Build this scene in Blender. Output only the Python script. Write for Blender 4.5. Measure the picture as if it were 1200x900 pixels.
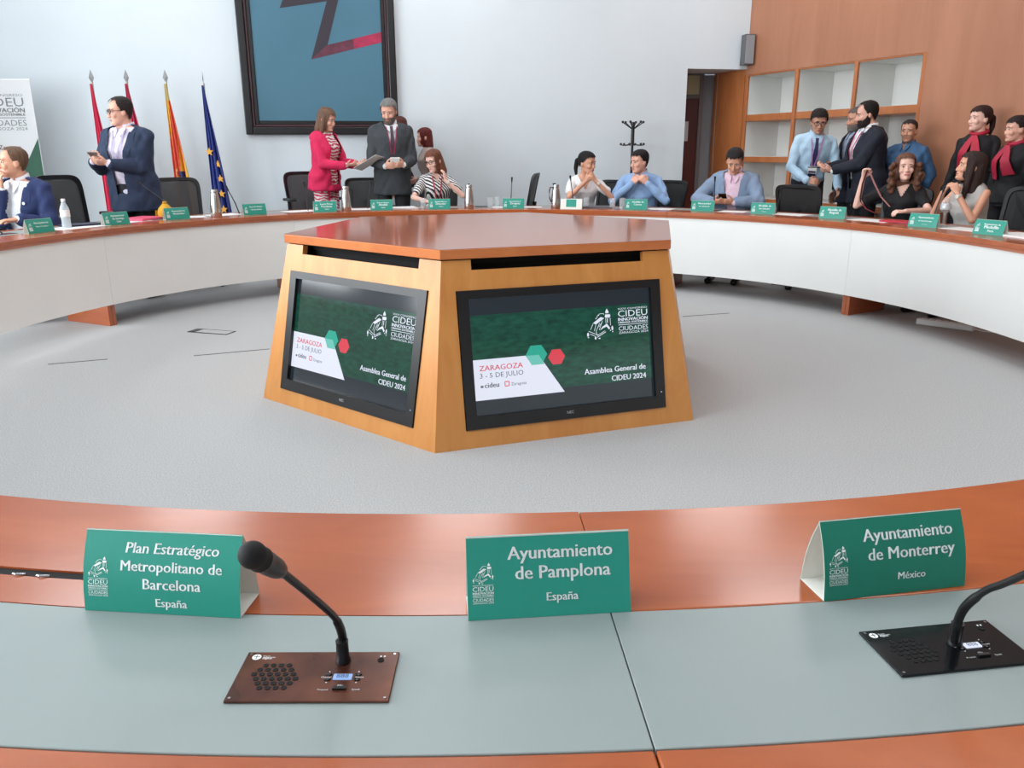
import bpy, bmesh, math, random
from mathutils import Vector, Matrix
random.seed(7)
for o in list(bpy.data.objects): bpy.data.objects.remove(o)
SC = bpy.context.scene
COL = SC.collection
rad = math.radians

# ------------------------------------------------------------------ camera, world, lights, exposure
FPX, PITCH, ROLL, CAMH = 945.0, 0.28081, -0.0027, 1.29
_c, _s, _cp, _sp = math.cos(ROLL), math.sin(ROLL), math.cos(PITCH), math.sin(PITCH)
_ax = Vector((_c, _s*_sp, _s*_cp)); _ay = Vector((-_s, _c*_sp, _c*_cp)); _az = -Vector((0, _cp, -_sp))
cam = bpy.data.cameras.new('camera'); camo = bpy.data.objects.new('camera', cam); COL.objects.link(camo)
cam.sensor_width = 36.0; cam.lens = FPX/1200*36.0; cam.clip_start = 0.05; cam.clip_end = 100
M = Matrix((( _ax.x, _ay.x, _az.x, 0), (_ax.y, _ay.y, _az.y, 0), (_ax.z, _ay.z, _az.z, CAMH), (0, 0, 0, 1)))
camo.matrix_world = M
SC.camera = camo

w = bpy.data.worlds.new('World'); SC.world = w; w.use_nodes = True
w.node_tree.nodes['Background'].inputs[0].default_value = (0.80, 0.90, 1.0, 1)
w.node_tree.nodes['Background'].inputs[1].default_value = 1.2

def area_light(name, loc, rot, sx, sy, power, color):
    l = bpy.data.lights.new(name, 'AREA'); l.shape = 'RECTANGLE'; l.size = sx; l.size_y = sy
    l.energy = power; l.color = color
    o = bpy.data.objects.new(name, l); COL.objects.link(o); o.location = loc; o.rotation_euler = rot
    return o
LX = -6.9
DAY = (0.92, 0.965, 1.0)
for y, pw in ((-1.2, 430), (2.0, 300), (5.2, 230)):         # daylight coming in at the three windows of the left wall
    area_light('daylight', (LX-0.30, y, 2.35), (0, rad(-90), 0), 2.5, 2.4, pw, DAY)
CEIL = 4.6
LAMPS = [(x, y) for y in (0.4, 3.6, 6.8, 9.4) for x in (-4.0, -0.6, 2.6)]
for x, y in LAMPS:                               # light of the ceiling lamps
    area_light('lamp_light', (x, y, CEIL-0.09), (0, 0, 0), 1.1, 1.1, 29, (0.97, 0.98, 1.0))
SC.view_settings.view_transform = 'Standard'
SC.view_settings.look = 'None'
SC.view_settings.exposure = 0.0
SC.view_settings.gamma = 1.0
SC.view_settings.use_curve_mapping = False

# pixel of the 1200x900 frame -> point of the room
def ray(px, py):
    x = (px-600)/FPX; y = -(py-450)/FPX
    xr = _c*x - _s*y; yr = _s*x + _c*y
    return Vector((xr, _cp + yr*_sp, -_sp + yr*_cp))
def PZ(px, py, z):
    d = ray(px, py); t = (z-CAMH)/d.z
    return Vector((d.x*t, d.y*t, z))
def PY(px, py, Y):
    d = ray(px, py); t = Y/d.y
    return Vector((d.x*t, Y, CAMH+d.z*t))

# ------------------------------------------------------------------ helpers
def lin(c):
    out = []
    for v in c[:3]:
        v = v/255.0
        out.append(v/12.92 if v <= 0.04045 else ((v+0.055)/1.055)**2.4)
    return (*out, 1.0)
MATS = {}
def mat(name, color, rough=0.5, metal=0.0, var=0.0, vscale=6.0, stretch=(1, 1, 1), bump=0.0, bscale=60.0, emit=0.0, trans=0.0, color2=None, alpha=None, spec=None, ior=None, coat=0.0):
    if name in MATS: return MATS[name]
    m = bpy.data.materials.new(name); m.use_nodes = True
    nt = m.node_tree; b = nt.nodes['Principled BSDF']
    c = lin(color)
    b.inputs['Base Color'].default_value = c
    b.inputs['Roughness'].default_value = rough
    b.inputs['Metallic'].default_value = metal
    if spec is not None: b.inputs['Specular IOR Level'].default_value = spec
    if ior is not None: b.inputs['IOR'].default_value = ior
    if coat: b.inputs['Coat Weight'].default_value = coat; b.inputs['Coat Roughness'].default_value = 0.08
    if trans: b.inputs['Transmission Weight'].default_value = trans
    if alpha is not None: b.inputs['Alpha'].default_value = alpha
    if emit:
        b.inputs['Base Color'].default_value = (c[0]*.1, c[1]*.1, c[2]*.1, 1)
        b.inputs['Emission Color'].default_value = c; b.inputs['Emission Strength'].default_value = emit
    if var or bump or color2:
        tc = nt.nodes.new('ShaderNodeTexCoord'); mp = nt.nodes.new('ShaderNodeMapping')
        mp.inputs['Scale'].default_value = stretch
        nt.links.new(tc.outputs['Object'], mp.inputs['Vector'])
    if var or color2:
        n = nt.nodes.new('ShaderNodeTexNoise'); n.inputs['Scale'].default_value = vscale; n.inputs['Detail'].default_value = 5
        nt.links.new(mp.outputs[0], n.inputs['Vector'])
        r = nt.nodes.new('ShaderNodeMapRange'); r.inputs['From Min'].default_value = 0.3; r.inputs['From Max'].default_value = 0.7
        nt.links.new(n.outputs['Fac'], r.inputs['Value'])
        mx = nt.nodes.new('ShaderNodeMix'); mx.data_type = 'RGBA'
        if color2: ca, cb = c, lin(color2)
        else:
            ca = tuple(min(1, v*(1-var)) for v in c[:3])+(1,); cb = tuple(min(1, v*(1+var)) for v in c[:3])+(1,)
        mx.inputs[6].default_value = ca; mx.inputs[7].default_value = cb
        nt.links.new(r.outputs[0], mx.inputs[0]); nt.links.new(mx.outputs[2], b.inputs['Emission Color' if emit else 'Base Color'])
    if bump:
        n2 = nt.nodes.new('ShaderNodeTexNoise'); n2.inputs['Scale'].default_value = bscale; n2.inputs['Detail'].default_value = 3
        nt.links.new(mp.outputs[0], n2.inputs['Vector'])
        bp = nt.nodes.new('ShaderNodeBump'); bp.inputs['Strength'].default_value = bump; bp.inputs['Distance'].default_value = 0.01
        nt.links.new(n2.outputs['Fac'], bp.inputs['Height']); nt.links.new(bp.outputs[0], b.inputs['Normal'])
    MATS[name] = m
    return m
def wave_mat(name, c1, c2, scale, rough=0.7, direction='Z', distort=1.0, thresh=0.5, wtype='BANDS'):
    if name in MATS: return MATS[name]
    m = bpy.data.materials.new(name); m.use_nodes = True; nt = m.node_tree; b = nt.nodes['Principled BSDF']
    b.inputs['Roughness'].default_value = rough
    tc = nt.nodes.new('ShaderNodeTexCoord'); wv = nt.nodes.new('ShaderNodeTexWave')
    wv.wave_type = wtype
    if wtype == 'BANDS': wv.bands_direction = direction
    wv.inputs['Scale'].default_value = scale; wv.inputs['Distortion'].default_value = distort; wv.inputs['Detail'].default_value = 1
    wv.inputs['Detail Scale'].default_value = 1.5
    nt.links.new(tc.outputs['Object'], wv.inputs['Vector'])
    gt = nt.nodes.new('ShaderNodeMath'); gt.operation = 'GREATER_THAN'; gt.inputs[1].default_value = thresh
    nt.links.new(wv.outputs['Fac'], gt.inputs[0])
    mx = nt.nodes.new('ShaderNodeMix'); mx.data_type = 'RGBA'; mx.inputs[6].default_value = lin(c1); mx.inputs[7].default_value = lin(c2)
    nt.links.new(gt.outputs[0], mx.inputs[0]); nt.links.new(mx.outputs[2], b.inputs['Base Color'])
    MATS[name] = m
    return m
def wood_mat(name, c1, c2, rough=0.3, grain=(1.2, 1.2, 14), scale=2.2, coat=0.0, spec=0.5):
    if name in MATS: return MATS[name]
    m = bpy.data.materials.new(name); m.use_nodes = True; nt = m.node_tree; b = nt.nodes['Principled BSDF']
    b.inputs['Roughness'].default_value = rough; b.inputs['Specular IOR Level'].default_value = spec
    if coat: b.inputs['Coat Weight'].default_value = coat; b.inputs['Coat Roughness'].default_value = 0.1
    tc = nt.nodes.new('ShaderNodeTexCoord'); mp = nt.nodes.new('ShaderNodeMapping'); mp.inputs['Scale'].default_value = grain
    nt.links.new(tc.outputs['Object'], mp.inputs['Vector'])
    n = nt.nodes.new('ShaderNodeTexNoise'); n.inputs['Scale'].default_value = scale; n.inputs['Detail'].default_value = 8; n.inputs['Roughness'].default_value = 0.62
    n.inputs['Distortion'].default_value = 0.6
    nt.links.new(mp.outputs[0], n.inputs['Vector'])
    r = nt.nodes.new('ShaderNodeMapRange'); r.inputs['From Min'].default_value = 0.28; r.inputs['From Max'].default_value = 0.72
    nt.links.new(n.outputs['Fac'], r.inputs['Value'])
    mx = nt.nodes.new('ShaderNodeMix'); mx.data_type = 'RGBA'; mx.inputs[6].default_value = lin(c1); mx.inputs[7].default_value = lin(c2)
    nt.links.new(r.outputs[0], mx.inputs[0]); nt.links.new(mx.outputs[2], b.inputs['Base Color'])
    MATS[name] = m
    return m

class MB:
    """collects verts and faces, then links them as one mesh object"""
    def __init__(s): s.v = []; s.f = []
    def add(s, vs, fs):
        n = len(s.v); s.v += [tuple(v) for v in vs]; s.f += [tuple(i+n for i in f) for f in fs]; return s
    def hexa(s, p):     # 8 points: bottom ring 4, top ring 4
        return s.add(p, [(3, 2, 1, 0), (4, 5, 6, 7), (0, 1, 5, 4), (1, 2, 6, 5), (2, 3, 7, 6), (3, 0, 4, 7)])
    def box(s, c, d, R=None):
        x, y, z = d[0]/2, d[1]/2, d[2]/2
        p = [Vector(q) for q in ((-x, -y, -z), (x, -y, -z), (x, y, -z), (-x, y, -z), (-x, -y, z), (x, -y, z), (x, y, z), (-x, y, z))]
        if R is not None: p = [R @ q for q in p]
        return s.hexa([q+Vector(c) for q in p])
    def rings(s, rings, cap=True, close=True):
        n = len(rings[0]); vs = [p for r in rings for p in r]; fs = []
        for i in range(len(rings)-1):
            for j in range(n if close else n-1):
                k = (j+1) % n
                fs.append((i*n+j, i*n+k, (i+1)*n+k, (i+1)*n+j))
        if cap:
            fs.append(tuple(range(n-1, -1, -1))); fs.append(tuple((len(rings)-1)*n+j for j in range(n)))
        return s.add(vs, fs)
    def tube(s, pts, r, n=10, cap=True):
        pts = [Vector(p) for p in pts]; rs = r if isinstance(r, (list, tuple)) else [r]*len(pts)
        rr = []; ref = None
        for i, p in enumerate(pts):
            t = (pts[min(i+1, len(pts)-1)]-pts[max(i-1, 0)]).normalized()
            if ref is None:
                ref = Vector((0, 0, 1)) if abs(t.z) < 0.9 else Vector((1, 0, 0))
            a = t.cross(ref).normalized(); b = t.cross(a).normalized(); ref = -b if False else ref
            rr.append([p + a*(math.cos(2*math.pi*j/n)*rs[i]) + b*(math.sin(2*math.pi*j/n)*rs[i]) for j in range(n)])
        return s.rings(rr, cap)
    def lathe(s, prof, c=(0, 0, 0), n=24, R=None):
        c = Vector(c); rr = []
        for (r, z) in prof:
            ring = [Vector((r*math.cos(2*math.pi*j/n), r*math.sin(2*math.pi*j/n), z)) for j in range(n)]
            if R is not None: ring = [R @ q for q in ring]
            rr.append([q+c for q in ring])
        return s.rings(rr)
    def ell(s, c, r, R=None, n=12, m=8):
        rr = []
        for i in range(m+1):
            t = math.pi*(0.04+0.92*i/m); 
            ring = [Vector((r[0]*math.sin(t)*math.cos(2*math.pi*j/n), r[1]*math.sin(t)*math.sin(2*math.pi*j/n), -r[2]*math.cos(t))) for j in range(n)]
            if R is not None: ring = [R @ q for q in ring]
            rr.append([q+Vector(c) for q in ring])
        return s.rings(rr)
    def prism(s, poly, z0, z1):
        return s.rings([[(x, y, z0) for x, y in poly], [(x, y, z1) for x, y in poly]])
    def mesh(s, name, smooth=False, angle=None):
        me = bpy.data.meshes.new(name); me.from_pydata(s.v, [], s.f); me.validate(); 
        bm = bmesh.new(); bm.from_mesh(me); bmesh.ops.recalc_face_normals(bm, faces=bm.faces); bm.to_mesh(me); bm.free()
        if smooth:
            me.shade_smooth()
            if angle: 
                me.set_sharp_from_angle(angle=rad(angle))
        return me
    def build(s, name, material, parent=None, smooth=False, angle=40, mw=None):
        return link(name, s.mesh(name, smooth, angle), material, parent, mw)
def link(name, me, material, parent=None, mw=None):
    o = bpy.data.objects.new(name, me); COL.objects.link(o)
    if material is not None:
        me.materials.clear(); me.materials.append(material)
    if parent is not None: o.parent = parent
    if mw is not None: o.matrix_local = mw
    return o
def bevel(o, wdt=0.004, seg=2):
    m = o.modifiers.new('bevel', 'BEVEL'); m.width = wdt; m.segments = seg; m.limit_method = 'ANGLE'; m.angle_limit = rad(40)
    return o
def tag(o, label=None, cat=None, group=None, kind=None):
    if label: o['label'] = label
    if cat: o['category'] = cat
    if group: o['group'] = group
    if kind: o['kind'] = kind
    return o
def empty(name, loc=(0, 0, 0), rz=0.0):
    o = bpy.data.objects.new(name, None); COL.objects.link(o); o.location = loc; o.rotation_euler = (0, 0, rz)
    o.empty_display_size = 0.1
    return o
def copy_tree(o, parent=None):
    c = o.copy(); COL.objects.link(c); c.parent = parent
    for ch in [q for q in CH.get(o.name, [])]: pass
    for ch in o.children: copy_tree(ch, c)
    return c
CH = {}
def struct(o): o['kind'] = 'structure'; return o

_FONTCACHE = {}
def text_verts(s, bold=0.0, shear=0.0):
    """mesh data of a line of text: verts centred on x, baseline 0, with its width"""
    key = (s, bold, shear)
    if key in _FONTCACHE: return _FONTCACHE[key]
    cu = bpy.data.curves.new('t', 'FONT'); cu.body = s; cu.size = 1.0; cu.offset = bold; cu.resolution_u = 2; cu.shear = shear
    ob = bpy.data.objects.new('t', cu)
    me = ob.to_mesh()
    vs = [v.co.copy() for v in me.vertices]; fs = [tuple(p.vertices) for p in me.polygons]
    ob.to_mesh_clear(); bpy.data.objects.remove(ob); bpy.data.curves.remove(cu)
    if not vs: vs = [Vector((0, 0, 0)), Vector((1, 0, 0)), Vector((1, 1, 0))]; fs = [(0, 1, 2)]
    x0 = min(v.x for v in vs); x1 = max(v.x for v in vs); mx = (x0+x1)/2
    vs = [Vector((v.x-mx, v.y, 0)) for v in vs]
    _FONTCACHE[key] = (vs, fs, x1-x0)
    return _FONTCACHE[key]
def put_text(mb, s, cx, base, width=None, height=None, fn=None, bold=0.0, shear=0.0, align='C'):
    """adds a text line to a builder; fn maps (x, y) in the plane to a point"""
    vs, fs, wd = text_verts(s, 0.0, shear)
    sx = width/wd if width else height/0.7
    sy = height/0.7 if height else sx
    if align == 'L': cx = cx + wd*sx/2
    if align == 'R': cx = cx - wd*sx/2
    for o in ((0,) if not bold else (-bold, bold)):
        mb.add([fn(cx+(v.x+o)*sx, base+v.y*sy) for v in vs], fs)
def poly(mb, pts, fn):
    mb.add([fn(x, y) for x, y in pts], [tuple(range(len(pts)))])
def seg(mb, a, b, wd, fn):
    a = Vector((a[0], a[1])); b = Vector((b[0], b[1])); d = (b-a).normalized(); n = Vector((-d.y, d.x))*wd/2
    poly(mb, [(p.x, p.y) for p in (a-n, b-n, b+n, a+n)], fn)
def emblem(mb, x0, y0, size, fn):
    """line drawing of a tower, roofs and trees in a square of the given size"""
    k = size/415.0
    g = lambda X, Y: (x0+(X-97)*k, y0+(552-Y)*k)
    P = lambda pts: poly(mb, [g(*p) for p in pts], fn)
    S = lambda a, b, w_=7: seg(mb, g(*a), g(*b), w_*k, fn)
    E = lambda cx, cy, rx, ry: P([(cx+rx*math.cos(t*math.pi/5), cy+ry*math.sin(t*math.pi/5)) for t in range(10)])
    P([(417, 142), (393, 185), (397, 205), (440, 205), (445, 185)])
    P([(390, 220), (382, 245), (392, 265), (455, 265), (468, 245), (460, 220)])
    P([(200, 325), (245, 345), (374, 268), (322, 250)])
    P([(298, 432), (350, 402), (402, 385), (410, 345), (340, 382)]); P([(402, 385), (435, 427), (455, 410), (410, 345)])
    S((395, 270), (395, 345)); S((462, 270), (462, 370)); S((420, 275), (420, 335), 12)
    S((200, 335), (160, 412)); S((245, 348), (215, 432)); S((300, 330), (240, 442)); S((345, 300), (290, 422)); S((330, 330), (285, 380))
    S((250, 500), (372, 440)); S((255, 520), (386, 455), 9); S((130, 430), (262, 490)); S((150, 470), (222, 502)); S((240, 442), (262, 500))
    S((270, 230), (310, 206), 6); S((310, 206), (365, 206), 6); S((365, 206), (372, 222), 6)
    for c in ((250, 265), (268, 246), (290, 224), (458, 440), (490, 460)): E(*c, 9, 8)
    E(118, 475, 15, 28); E(228, 528, 14, 22); E(487, 412, 14, 32); E(286, 537, 16, 8); E(122, 515, 12, 6)
def congress_block(mb, x0, y0, wd, ht, fn):
    """the six lines of lettering under or beside the emblem"""
    rows = [('XXVI CONGRESO', .93, .07, 0.0), ('CIDEU', .66, .24, 0.0), ('INNOVACIÓN', .50, .12, .03), ('URBANA SOSTENIBLE', .405, .07, .03), ('EN LAS', .32, .06, 0), ('CIUDADES', .13, .165, 0.0), ('ZARAGOZA 2024', .01, .085, 0.0)]
    for s_, b, h_, bo in rows:
        if s_ == 'EN LAS': seg(mb, (x0, y0+ht*.35), (x0+wd, y0+ht*.35), ht*.02, fn); continue
        put_text(mb, s_, x0+wd/2, y0+ht*b, width=wd, height=ht*h_, fn=fn, bold=bo)

# ------------------------------------------------------------------ common materials
M_WALL = mat('white_paint', (220, 228, 232), 0.75, var=0.02, vscale=1.5)
M_WHITE = mat('white_laminate', (228, 229, 226), 0.45, var=0.015, vscale=3)
M_CARPET = mat('grey_carpet', (150, 150, 150), 0.95, color2=(196, 196, 195), vscale=180, bump=0.35, bscale=260)
M_WOOD = wood_mat('orange_cherry_wood', (150, 70, 31), (177, 92, 46), 0.20, grain=(1.0, 3.0, 9.0), scale=2.0, spec=0.8)
M_WOODR = wood_mat('red_cherry_wood', (158, 84, 54), (178, 102, 68), 0.10, grain=(1.6, 1.6, 9), scale=2.0, spec=0.6)
M_BEECH = wood_mat('podium_beech_wood', (194, 124, 60), (212, 148, 78), 0.36, grain=(5, 5, .9), scale=1.8)
M_PANEL = wood_mat('wall_panel_wood', (164, 108, 80), (180, 124, 94), 0.42, grain=(2.2, 2.2, 0.35), scale=1.6)
M_SHELFW = wood_mat('shelf_wood', (170, 98, 54), (190, 118, 70), 0.4, grain=(3, 3, .8), scale=2)
M_GREY = mat('grey_desk_linoleum', (140, 150, 148), 0.36, var=0.03, vscale=2.5)
M_BLACK = mat('black_plastic', (18, 18, 20), 0.38)
M_BLACKG = mat('black_gloss', (10, 10, 12), 0.12)
M_RUBBER = mat('black_matte', (12, 12, 13), 0.75)
M_CHROME = mat('chrome', (200, 200, 202), 0.16, 1.0)
M_STEEL = mat('brushed_steel', (196, 196, 194), 0.24, 1.0, bump=0.03, bscale=90, stretch=(1, 1, 14))
M_GREEN = mat('card_green', (32, 146, 127), 0.42, var=0.02, vscale=10)
M_GREENR = mat('card_green_deep', (27, 126, 104), 0.42, var=0.02, vscale=10)
M_CARDW = mat('card_white', (228, 228, 220), 0.6)
M_PRINT = mat('white_print', (244, 248, 248), 0.5)
M_PAPER = mat('white_paper', (232, 232, 230), 0.7)
M_GLASS = mat('clear_glass', (245, 250, 250), 0.03, trans=1.0, ior=1.45)
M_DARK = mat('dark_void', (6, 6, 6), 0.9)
# ------------------------------------------------------------------ the room
BA = rad(10); BU = Vector((math.cos(BA), math.sin(BA), 0)); BN = Vector((-math.sin(BA), math.cos(BA), 0)); B0 = Vector((0, 10.5, 0))
def bw(u, z, out=0.0): return B0 + BU*u - BN*out + Vector((0, 0, z))      # point on the back wall, out = metres into the room
RC = Vector((3.018, 11.032, 0)); RD = Vector((0.39903, -0.91694, 0)); RN = Vector((0.91694, 0.39903, 0))
def rw(t, z, dp=0.0): return RC + RD*t + RN*dp + Vector((0, 0, z))        # point on the right wall, dp = metres behind its face
def slab_on(mb, f, a0, a1, z0, z1, d0, d1):
    mb.hexa([f(a0, z0, d0), f(a1, z0, d0), f(a1, z0, d1), f(a0, z0, d1), f(a0, z1, d0), f(a1, z1, d0), f(a1, z1, d1), f(a0, z1, d1)])
    return mb

m = MB(); m.add([(-8.5, -3.5, 0), (10.5, -3.5, 0), (10.5, 13, 0), (-8.5, 13, 0), (-8.5, -3.5, -.1), (10.5, -3.5, -.1), (10.5, 13, -.1), (-8.5, 13, -.1)], [(0, 1, 2, 3), (7, 6, 5, 4), (0, 4, 5, 1), (1, 5, 6, 2), (2, 6, 7, 3), (3, 7, 4, 0)])
floor = struct(m.build('floor', M_CARPET))
M_SEAM = mat('carpet_seam', (70, 70, 70), 0.9)
for a, b in (((227, 417), (316, 409)), ((56, 427), (126, 421)), ((800, 371), (855, 367)), ((598, 409), (640, 405))):
    p, q = PZ(*a, 0), PZ(*b, 0); d = (q-p).normalized(); n = Vector((-d.y, d.x, 0))*.006
    MB().hexa([p-n, q-n, q+n, p+n] + [v+Vector((0, 0, .0015)) for v in (p-n, q-n, q+n, p+n)]).build('floor_seam', M_SEAM, floor)

m = MB(); slab_on(m, bw, -7.4, 2.266, 0, CEIL, 0, -.15); slab_on(m, bw, 2.266, 3.09, 2.29, CEIL, 0, -.15)
struct(m.build('wall_back', M_WALL))
m = MB(); slab_on(m, rw, -.03, 2.72, 2.222, CEIL, 0, .62); slab_on(m, rw, 2.72, 15.2, 0, CEIL, 0, .2)
wr = struct(m.build('wall_right', M_PANEL))
# little passage behind the opening in the back wall
m = MB(); slab_on(m, rw, -.66, -.03, 0, 2.30, 0, .05); struct(m.build('wall_passage_right', M_SHELFW))
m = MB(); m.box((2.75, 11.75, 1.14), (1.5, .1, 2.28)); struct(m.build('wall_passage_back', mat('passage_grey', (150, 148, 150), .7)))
m = MB(); slab_on(m, bw, 2.0, 3.3, 2.295, 2.36, -.155, -1.3); struct(m.build('ceiling_passage', M_WALL))
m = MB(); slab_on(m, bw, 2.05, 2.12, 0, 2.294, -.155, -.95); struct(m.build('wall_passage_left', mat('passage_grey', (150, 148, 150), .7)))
# door of the passage
dr = struct(empty('door_1', (2.33, 11.66, 0)))
MB().box((.0, 0, .985), (.46, .035, 1.97)).build('door_leaf', wood_mat('dark_red_wood', (84, 30, 22), (104, 42, 30), .4, grain=(3, 3, .5)), dr)
MB().box((.0, 0, 2.15), (.46, .03, .24)).build('transom_pane', mat('transom_glass', (196, 184, 142), .25), dr)
m = MB(); m.box((.255, -.01, 1.14), (.05, .07, 2.28)); m.box((-.255, -.01, 1.14), (.05, .07, 2.28)); m.box((0, -.01, 2.0), (.46, .06, .05)); m.box((0, -.01, 2.285), (.56, .06, .03))
m.build('door_frame', mat('door_frame_grey', (120, 112, 112), .5), dr)
MB().box((.06, -.021, 1.55), (.09, .004, .26)).build('notice_paper', M_PAPER, dr)
MB().box((2.83, 11.62, 1.14), (.10, .10, 2.28)).build('trim_1', mat('column_grey', (172, 172, 175), .6))['kind'] = 'structure'
# bookcase recess in the right wall
bk = empty('built_in_bookcase', rw(0, 0))
tag(bk, 'built-in bookcase with white bays and orange wooden shelves and dividers in the right wall', 'bookcase')
def bkp(name, t0, t1, z0, z1, d0, d1, mt):
    m = MB(); f = lambda a, z, d: rw(a, z, d) - RC
    slab_on(m, f, t0, t1, z0, z1, d0, d1); o = m.build(name, mt, bk); bevel(o, .003, 1); return o
BAYS = [(.037, .884), (.939, 1.798), (1.845, 2.672)]
M_BAY = mat('bookcase_white', (226, 226, 222), .6)
bkp('back_panel', -.02, 2.72, 0, 2.222, .56, .58, M_BAY)
for t0, t1 in ((-.02, .037), (.884, .939), (1.798, 1.845), (2.672, 2.72)):
    dv = bkp('divider', t0, t1, 0, 2.222, .0, .03, M_SHELFW)
    bkp('side_panel', t0+.002, t1-.002, 0, 2.222, .03, .56, M_BAY)
for t0, t1 in BAYS:
    bkp('bay_top', t0, t1, 2.205, 2.2215, .03, .56, M_BAY); bkp('top_edge', t0, t1, 2.205, 2.2215, .004, .03, M_SHELFW)
    for z0, z1 in ((1.655, 1.736), (1.148, 1.217), (.635, .70), (.0, .12)):
        bkp('shelf', t0, t1, z0, z1, .012, .56, M_SHELFW)
        if z0 > 0: bkp('shelf_top', t0+.001, t1-.001, z1-.002, z1+.002, .035, .555, M_BAY)
# the walls and ceiling behind and beside the camera
YW = (-1.2, 2.0, 5.2)
m = MB()
def lw(y0, y1, z0, z1): m.hexa([(LX-.2, y0, z0), (LX, y0, z0), (LX, y1, z0), (LX-.2, y1, z0), (LX-.2, y0, z1), (LX, y0, z1), (LX, y1, z1), (LX-.2, y1, z1)])
lw(-3, 9.5, 0, 1.1); lw(-3, 9.5, 3.6, CEIL)
ye = -3
for y in YW: lw(ye, y-1.2, 1.1, 3.6); ye = y+1.2
lw(ye, 9.5, 1.1, 3.6)
struct(m.build('wall_left', M_WALL))
for i, y in enumerate(YW):
    m = MB()
    for yy in (-1.17, 0, 1.17): m.box((LX-.1, y+yy, 2.35), (.06, .06, 2.5))
    for zz in (1.13, 2.7, 3.57): m.box((LX-.1, y, zz), (.06, 2.4, .06))
    struct(m.build('window_%d' % (i+1), mat('window_frame_grey', (150, 152, 155), .4)))
m = MB(); m.box((1, -2.9, CEIL/2), (17, .15, CEIL)); struct(m.build('wall_rear', mat('rear_wall_grey', (176, 178, 180), .7)))
m = MB(); m.box((1, 4.9, CEIL+.05), (18.5, 16.4, .1)); struct(m.build('ceiling', M_WALL))

# ------------------------------------------------------------------ ring of desks
DCX, DCY, DRX, DRY, DN, DER, DW1, DW2, DW3 = -.0947, 4.6382, 3.1908, 3.4701, 2.1371, .0422, .2896, .2405, .10
TZ = .74
def ring(az, off, z=0.0):
    a = rad(az); x, y = math.sin(a), math.cos(a); c, s = math.cos(DER), math.sin(DER)
    xe, ye = c*x+s*y, -s*x+c*y
    r = (abs(xe/(DRX+off))**DN + abs(ye/(DRY+off))**DN)**(-1/DN)
    return Vector((DCX+x*r, DCY+y*r, z))
def arc(mb, a0, a1, o0, o1, z0, z1, n=24):
    rr = []
    for i in range(n+1):
        a = a0+(a1-a0)*i/n
        rr.append([ring(a, o0, z0), ring(a, o1, z0), ring(a, o1, z1), ring(a, o0, z1)])
    return mb.rings(rr)
SEC = [(-93.3, 'far left curved desk section in front of the seated person in navy suit'), (-63.3, 'curved desk section in front of the standing navy-suited person and the flags'),
       (-33.3, 'curved desk section in front of the person in pink jacket'), (-3.3, 'curved desk section in front of the seated person in white shirt'),
       (26.7, 'curved desk section below the built-in bookcase, in front of the grey-jacket person'), (56.7, 'curved desk section in front of the seated people at the right'),
       (146.7, 'nearest desk section on the right, carrying the Ayuntamiento de Monterrey card'), (176.7, 'nearest desk section on the left, carrying the Plan Estratégico card'),
       (86.7, 'curved desk section running off past the right picture edge'), (116.7, 'curved desk section running off past the right picture edge'),
       (206.7, 'curved desk section running off past the left picture edge'), (236.7, 'curved desk section running off past the left picture edge')]
for a0, lab in SEC:
    base = ring(a0+15, .3, 0)
    T = empty('desk_section', base)
    tag(T, lab, 'desk', 'curved desk sections of the conference ring')
    inv = Matrix.Translation(-base); g = .009; a1 = a0+30
    def part(name, mt, fn, bev=0.0, smooth=True):
        m = MB(); fn(m); me = m.mesh(name, smooth, 30); me.transform(inv); o = link(name, me, mt, T)
        if bev: bevel(o, bev, 2)
        return o
    near = a0 in (146.7, 176.7)
    N_ = 60 if near else 24
    slot = a0 == 176.7
    def inner(m):
        if not slot: arc(m, a0+g, a1-g, 0, DW1-.0006, TZ-.035, TZ, N_); return
        # the near left section has a cable slot let into its wooden rim
        arc(m, a0+g, a1-g, 0, .207, TZ-.035, TZ, N_); arc(m, a0+g, a1-g, .227, DW1-.0006, TZ-.035, TZ, N_)
        arc(m, a0+g, 187.45, .2069, .2271, TZ-.035, TZ, 24); arc(m, 200, a1-g, .2069, .2271, TZ-.035, TZ, 14)
    part('inner_rim', M_WOOD, inner, .0025 if not slot else 0)
    if slot:
        part('cable_slot_lining', M_DARK, lambda m: arc(m, 187.46, 199.99, .2072, .2268, TZ-.034, TZ-.003, 30))
        for aa in (188.2, 188.75):
            part('cable_clip', M_CHROME, lambda m: m.tube([ring(aa, .217, TZ-.010), ring(aa+.05, .224, TZ+.001), ring(aa+.2, .229, TZ+.003), ring(aa+.3, .226, TZ+.002)], .0016, 6))
    part('edge_band', M_WOODR, lambda m: arc(m, a0+g, a1-g, .007, .06, TZ-.054, TZ-.0352, N_))
    part('writing_surface', M_GREY, lambda m: arc(m, a0+g, a1-g, DW1+.0006, DW1+DW2-.0006, TZ-.035, TZ, N_), .0012)
    part('outer_rim', M_WOOD, lambda m: arc(m, a0+g, a1-g, DW1+DW2+.0006, DW1+DW2+DW3, TZ-.035, TZ, N_), .0025)
    part('underframe', M_RUBBER, lambda m: arc(m, a0+.3, a1-.3, .08, DW1+DW2+DW3-.06, TZ-.07, TZ-.036, 12))
    part('front_panel', M_WHITE, lambda m: arc(m, a0+.014, a1-.014, .022, .040, .165, TZ-.0545, N_))
    for aa in ((a0+.03,) if a0 == 56.7 else () if a0 == 86.7 else (a0+.03, a1-.58)):
        part('leg', M_WOODR, lambda m: arc(m, aa, aa+.55, .05, DW1+DW2, 0, TZ-.071, 1), 0, False)

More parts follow.
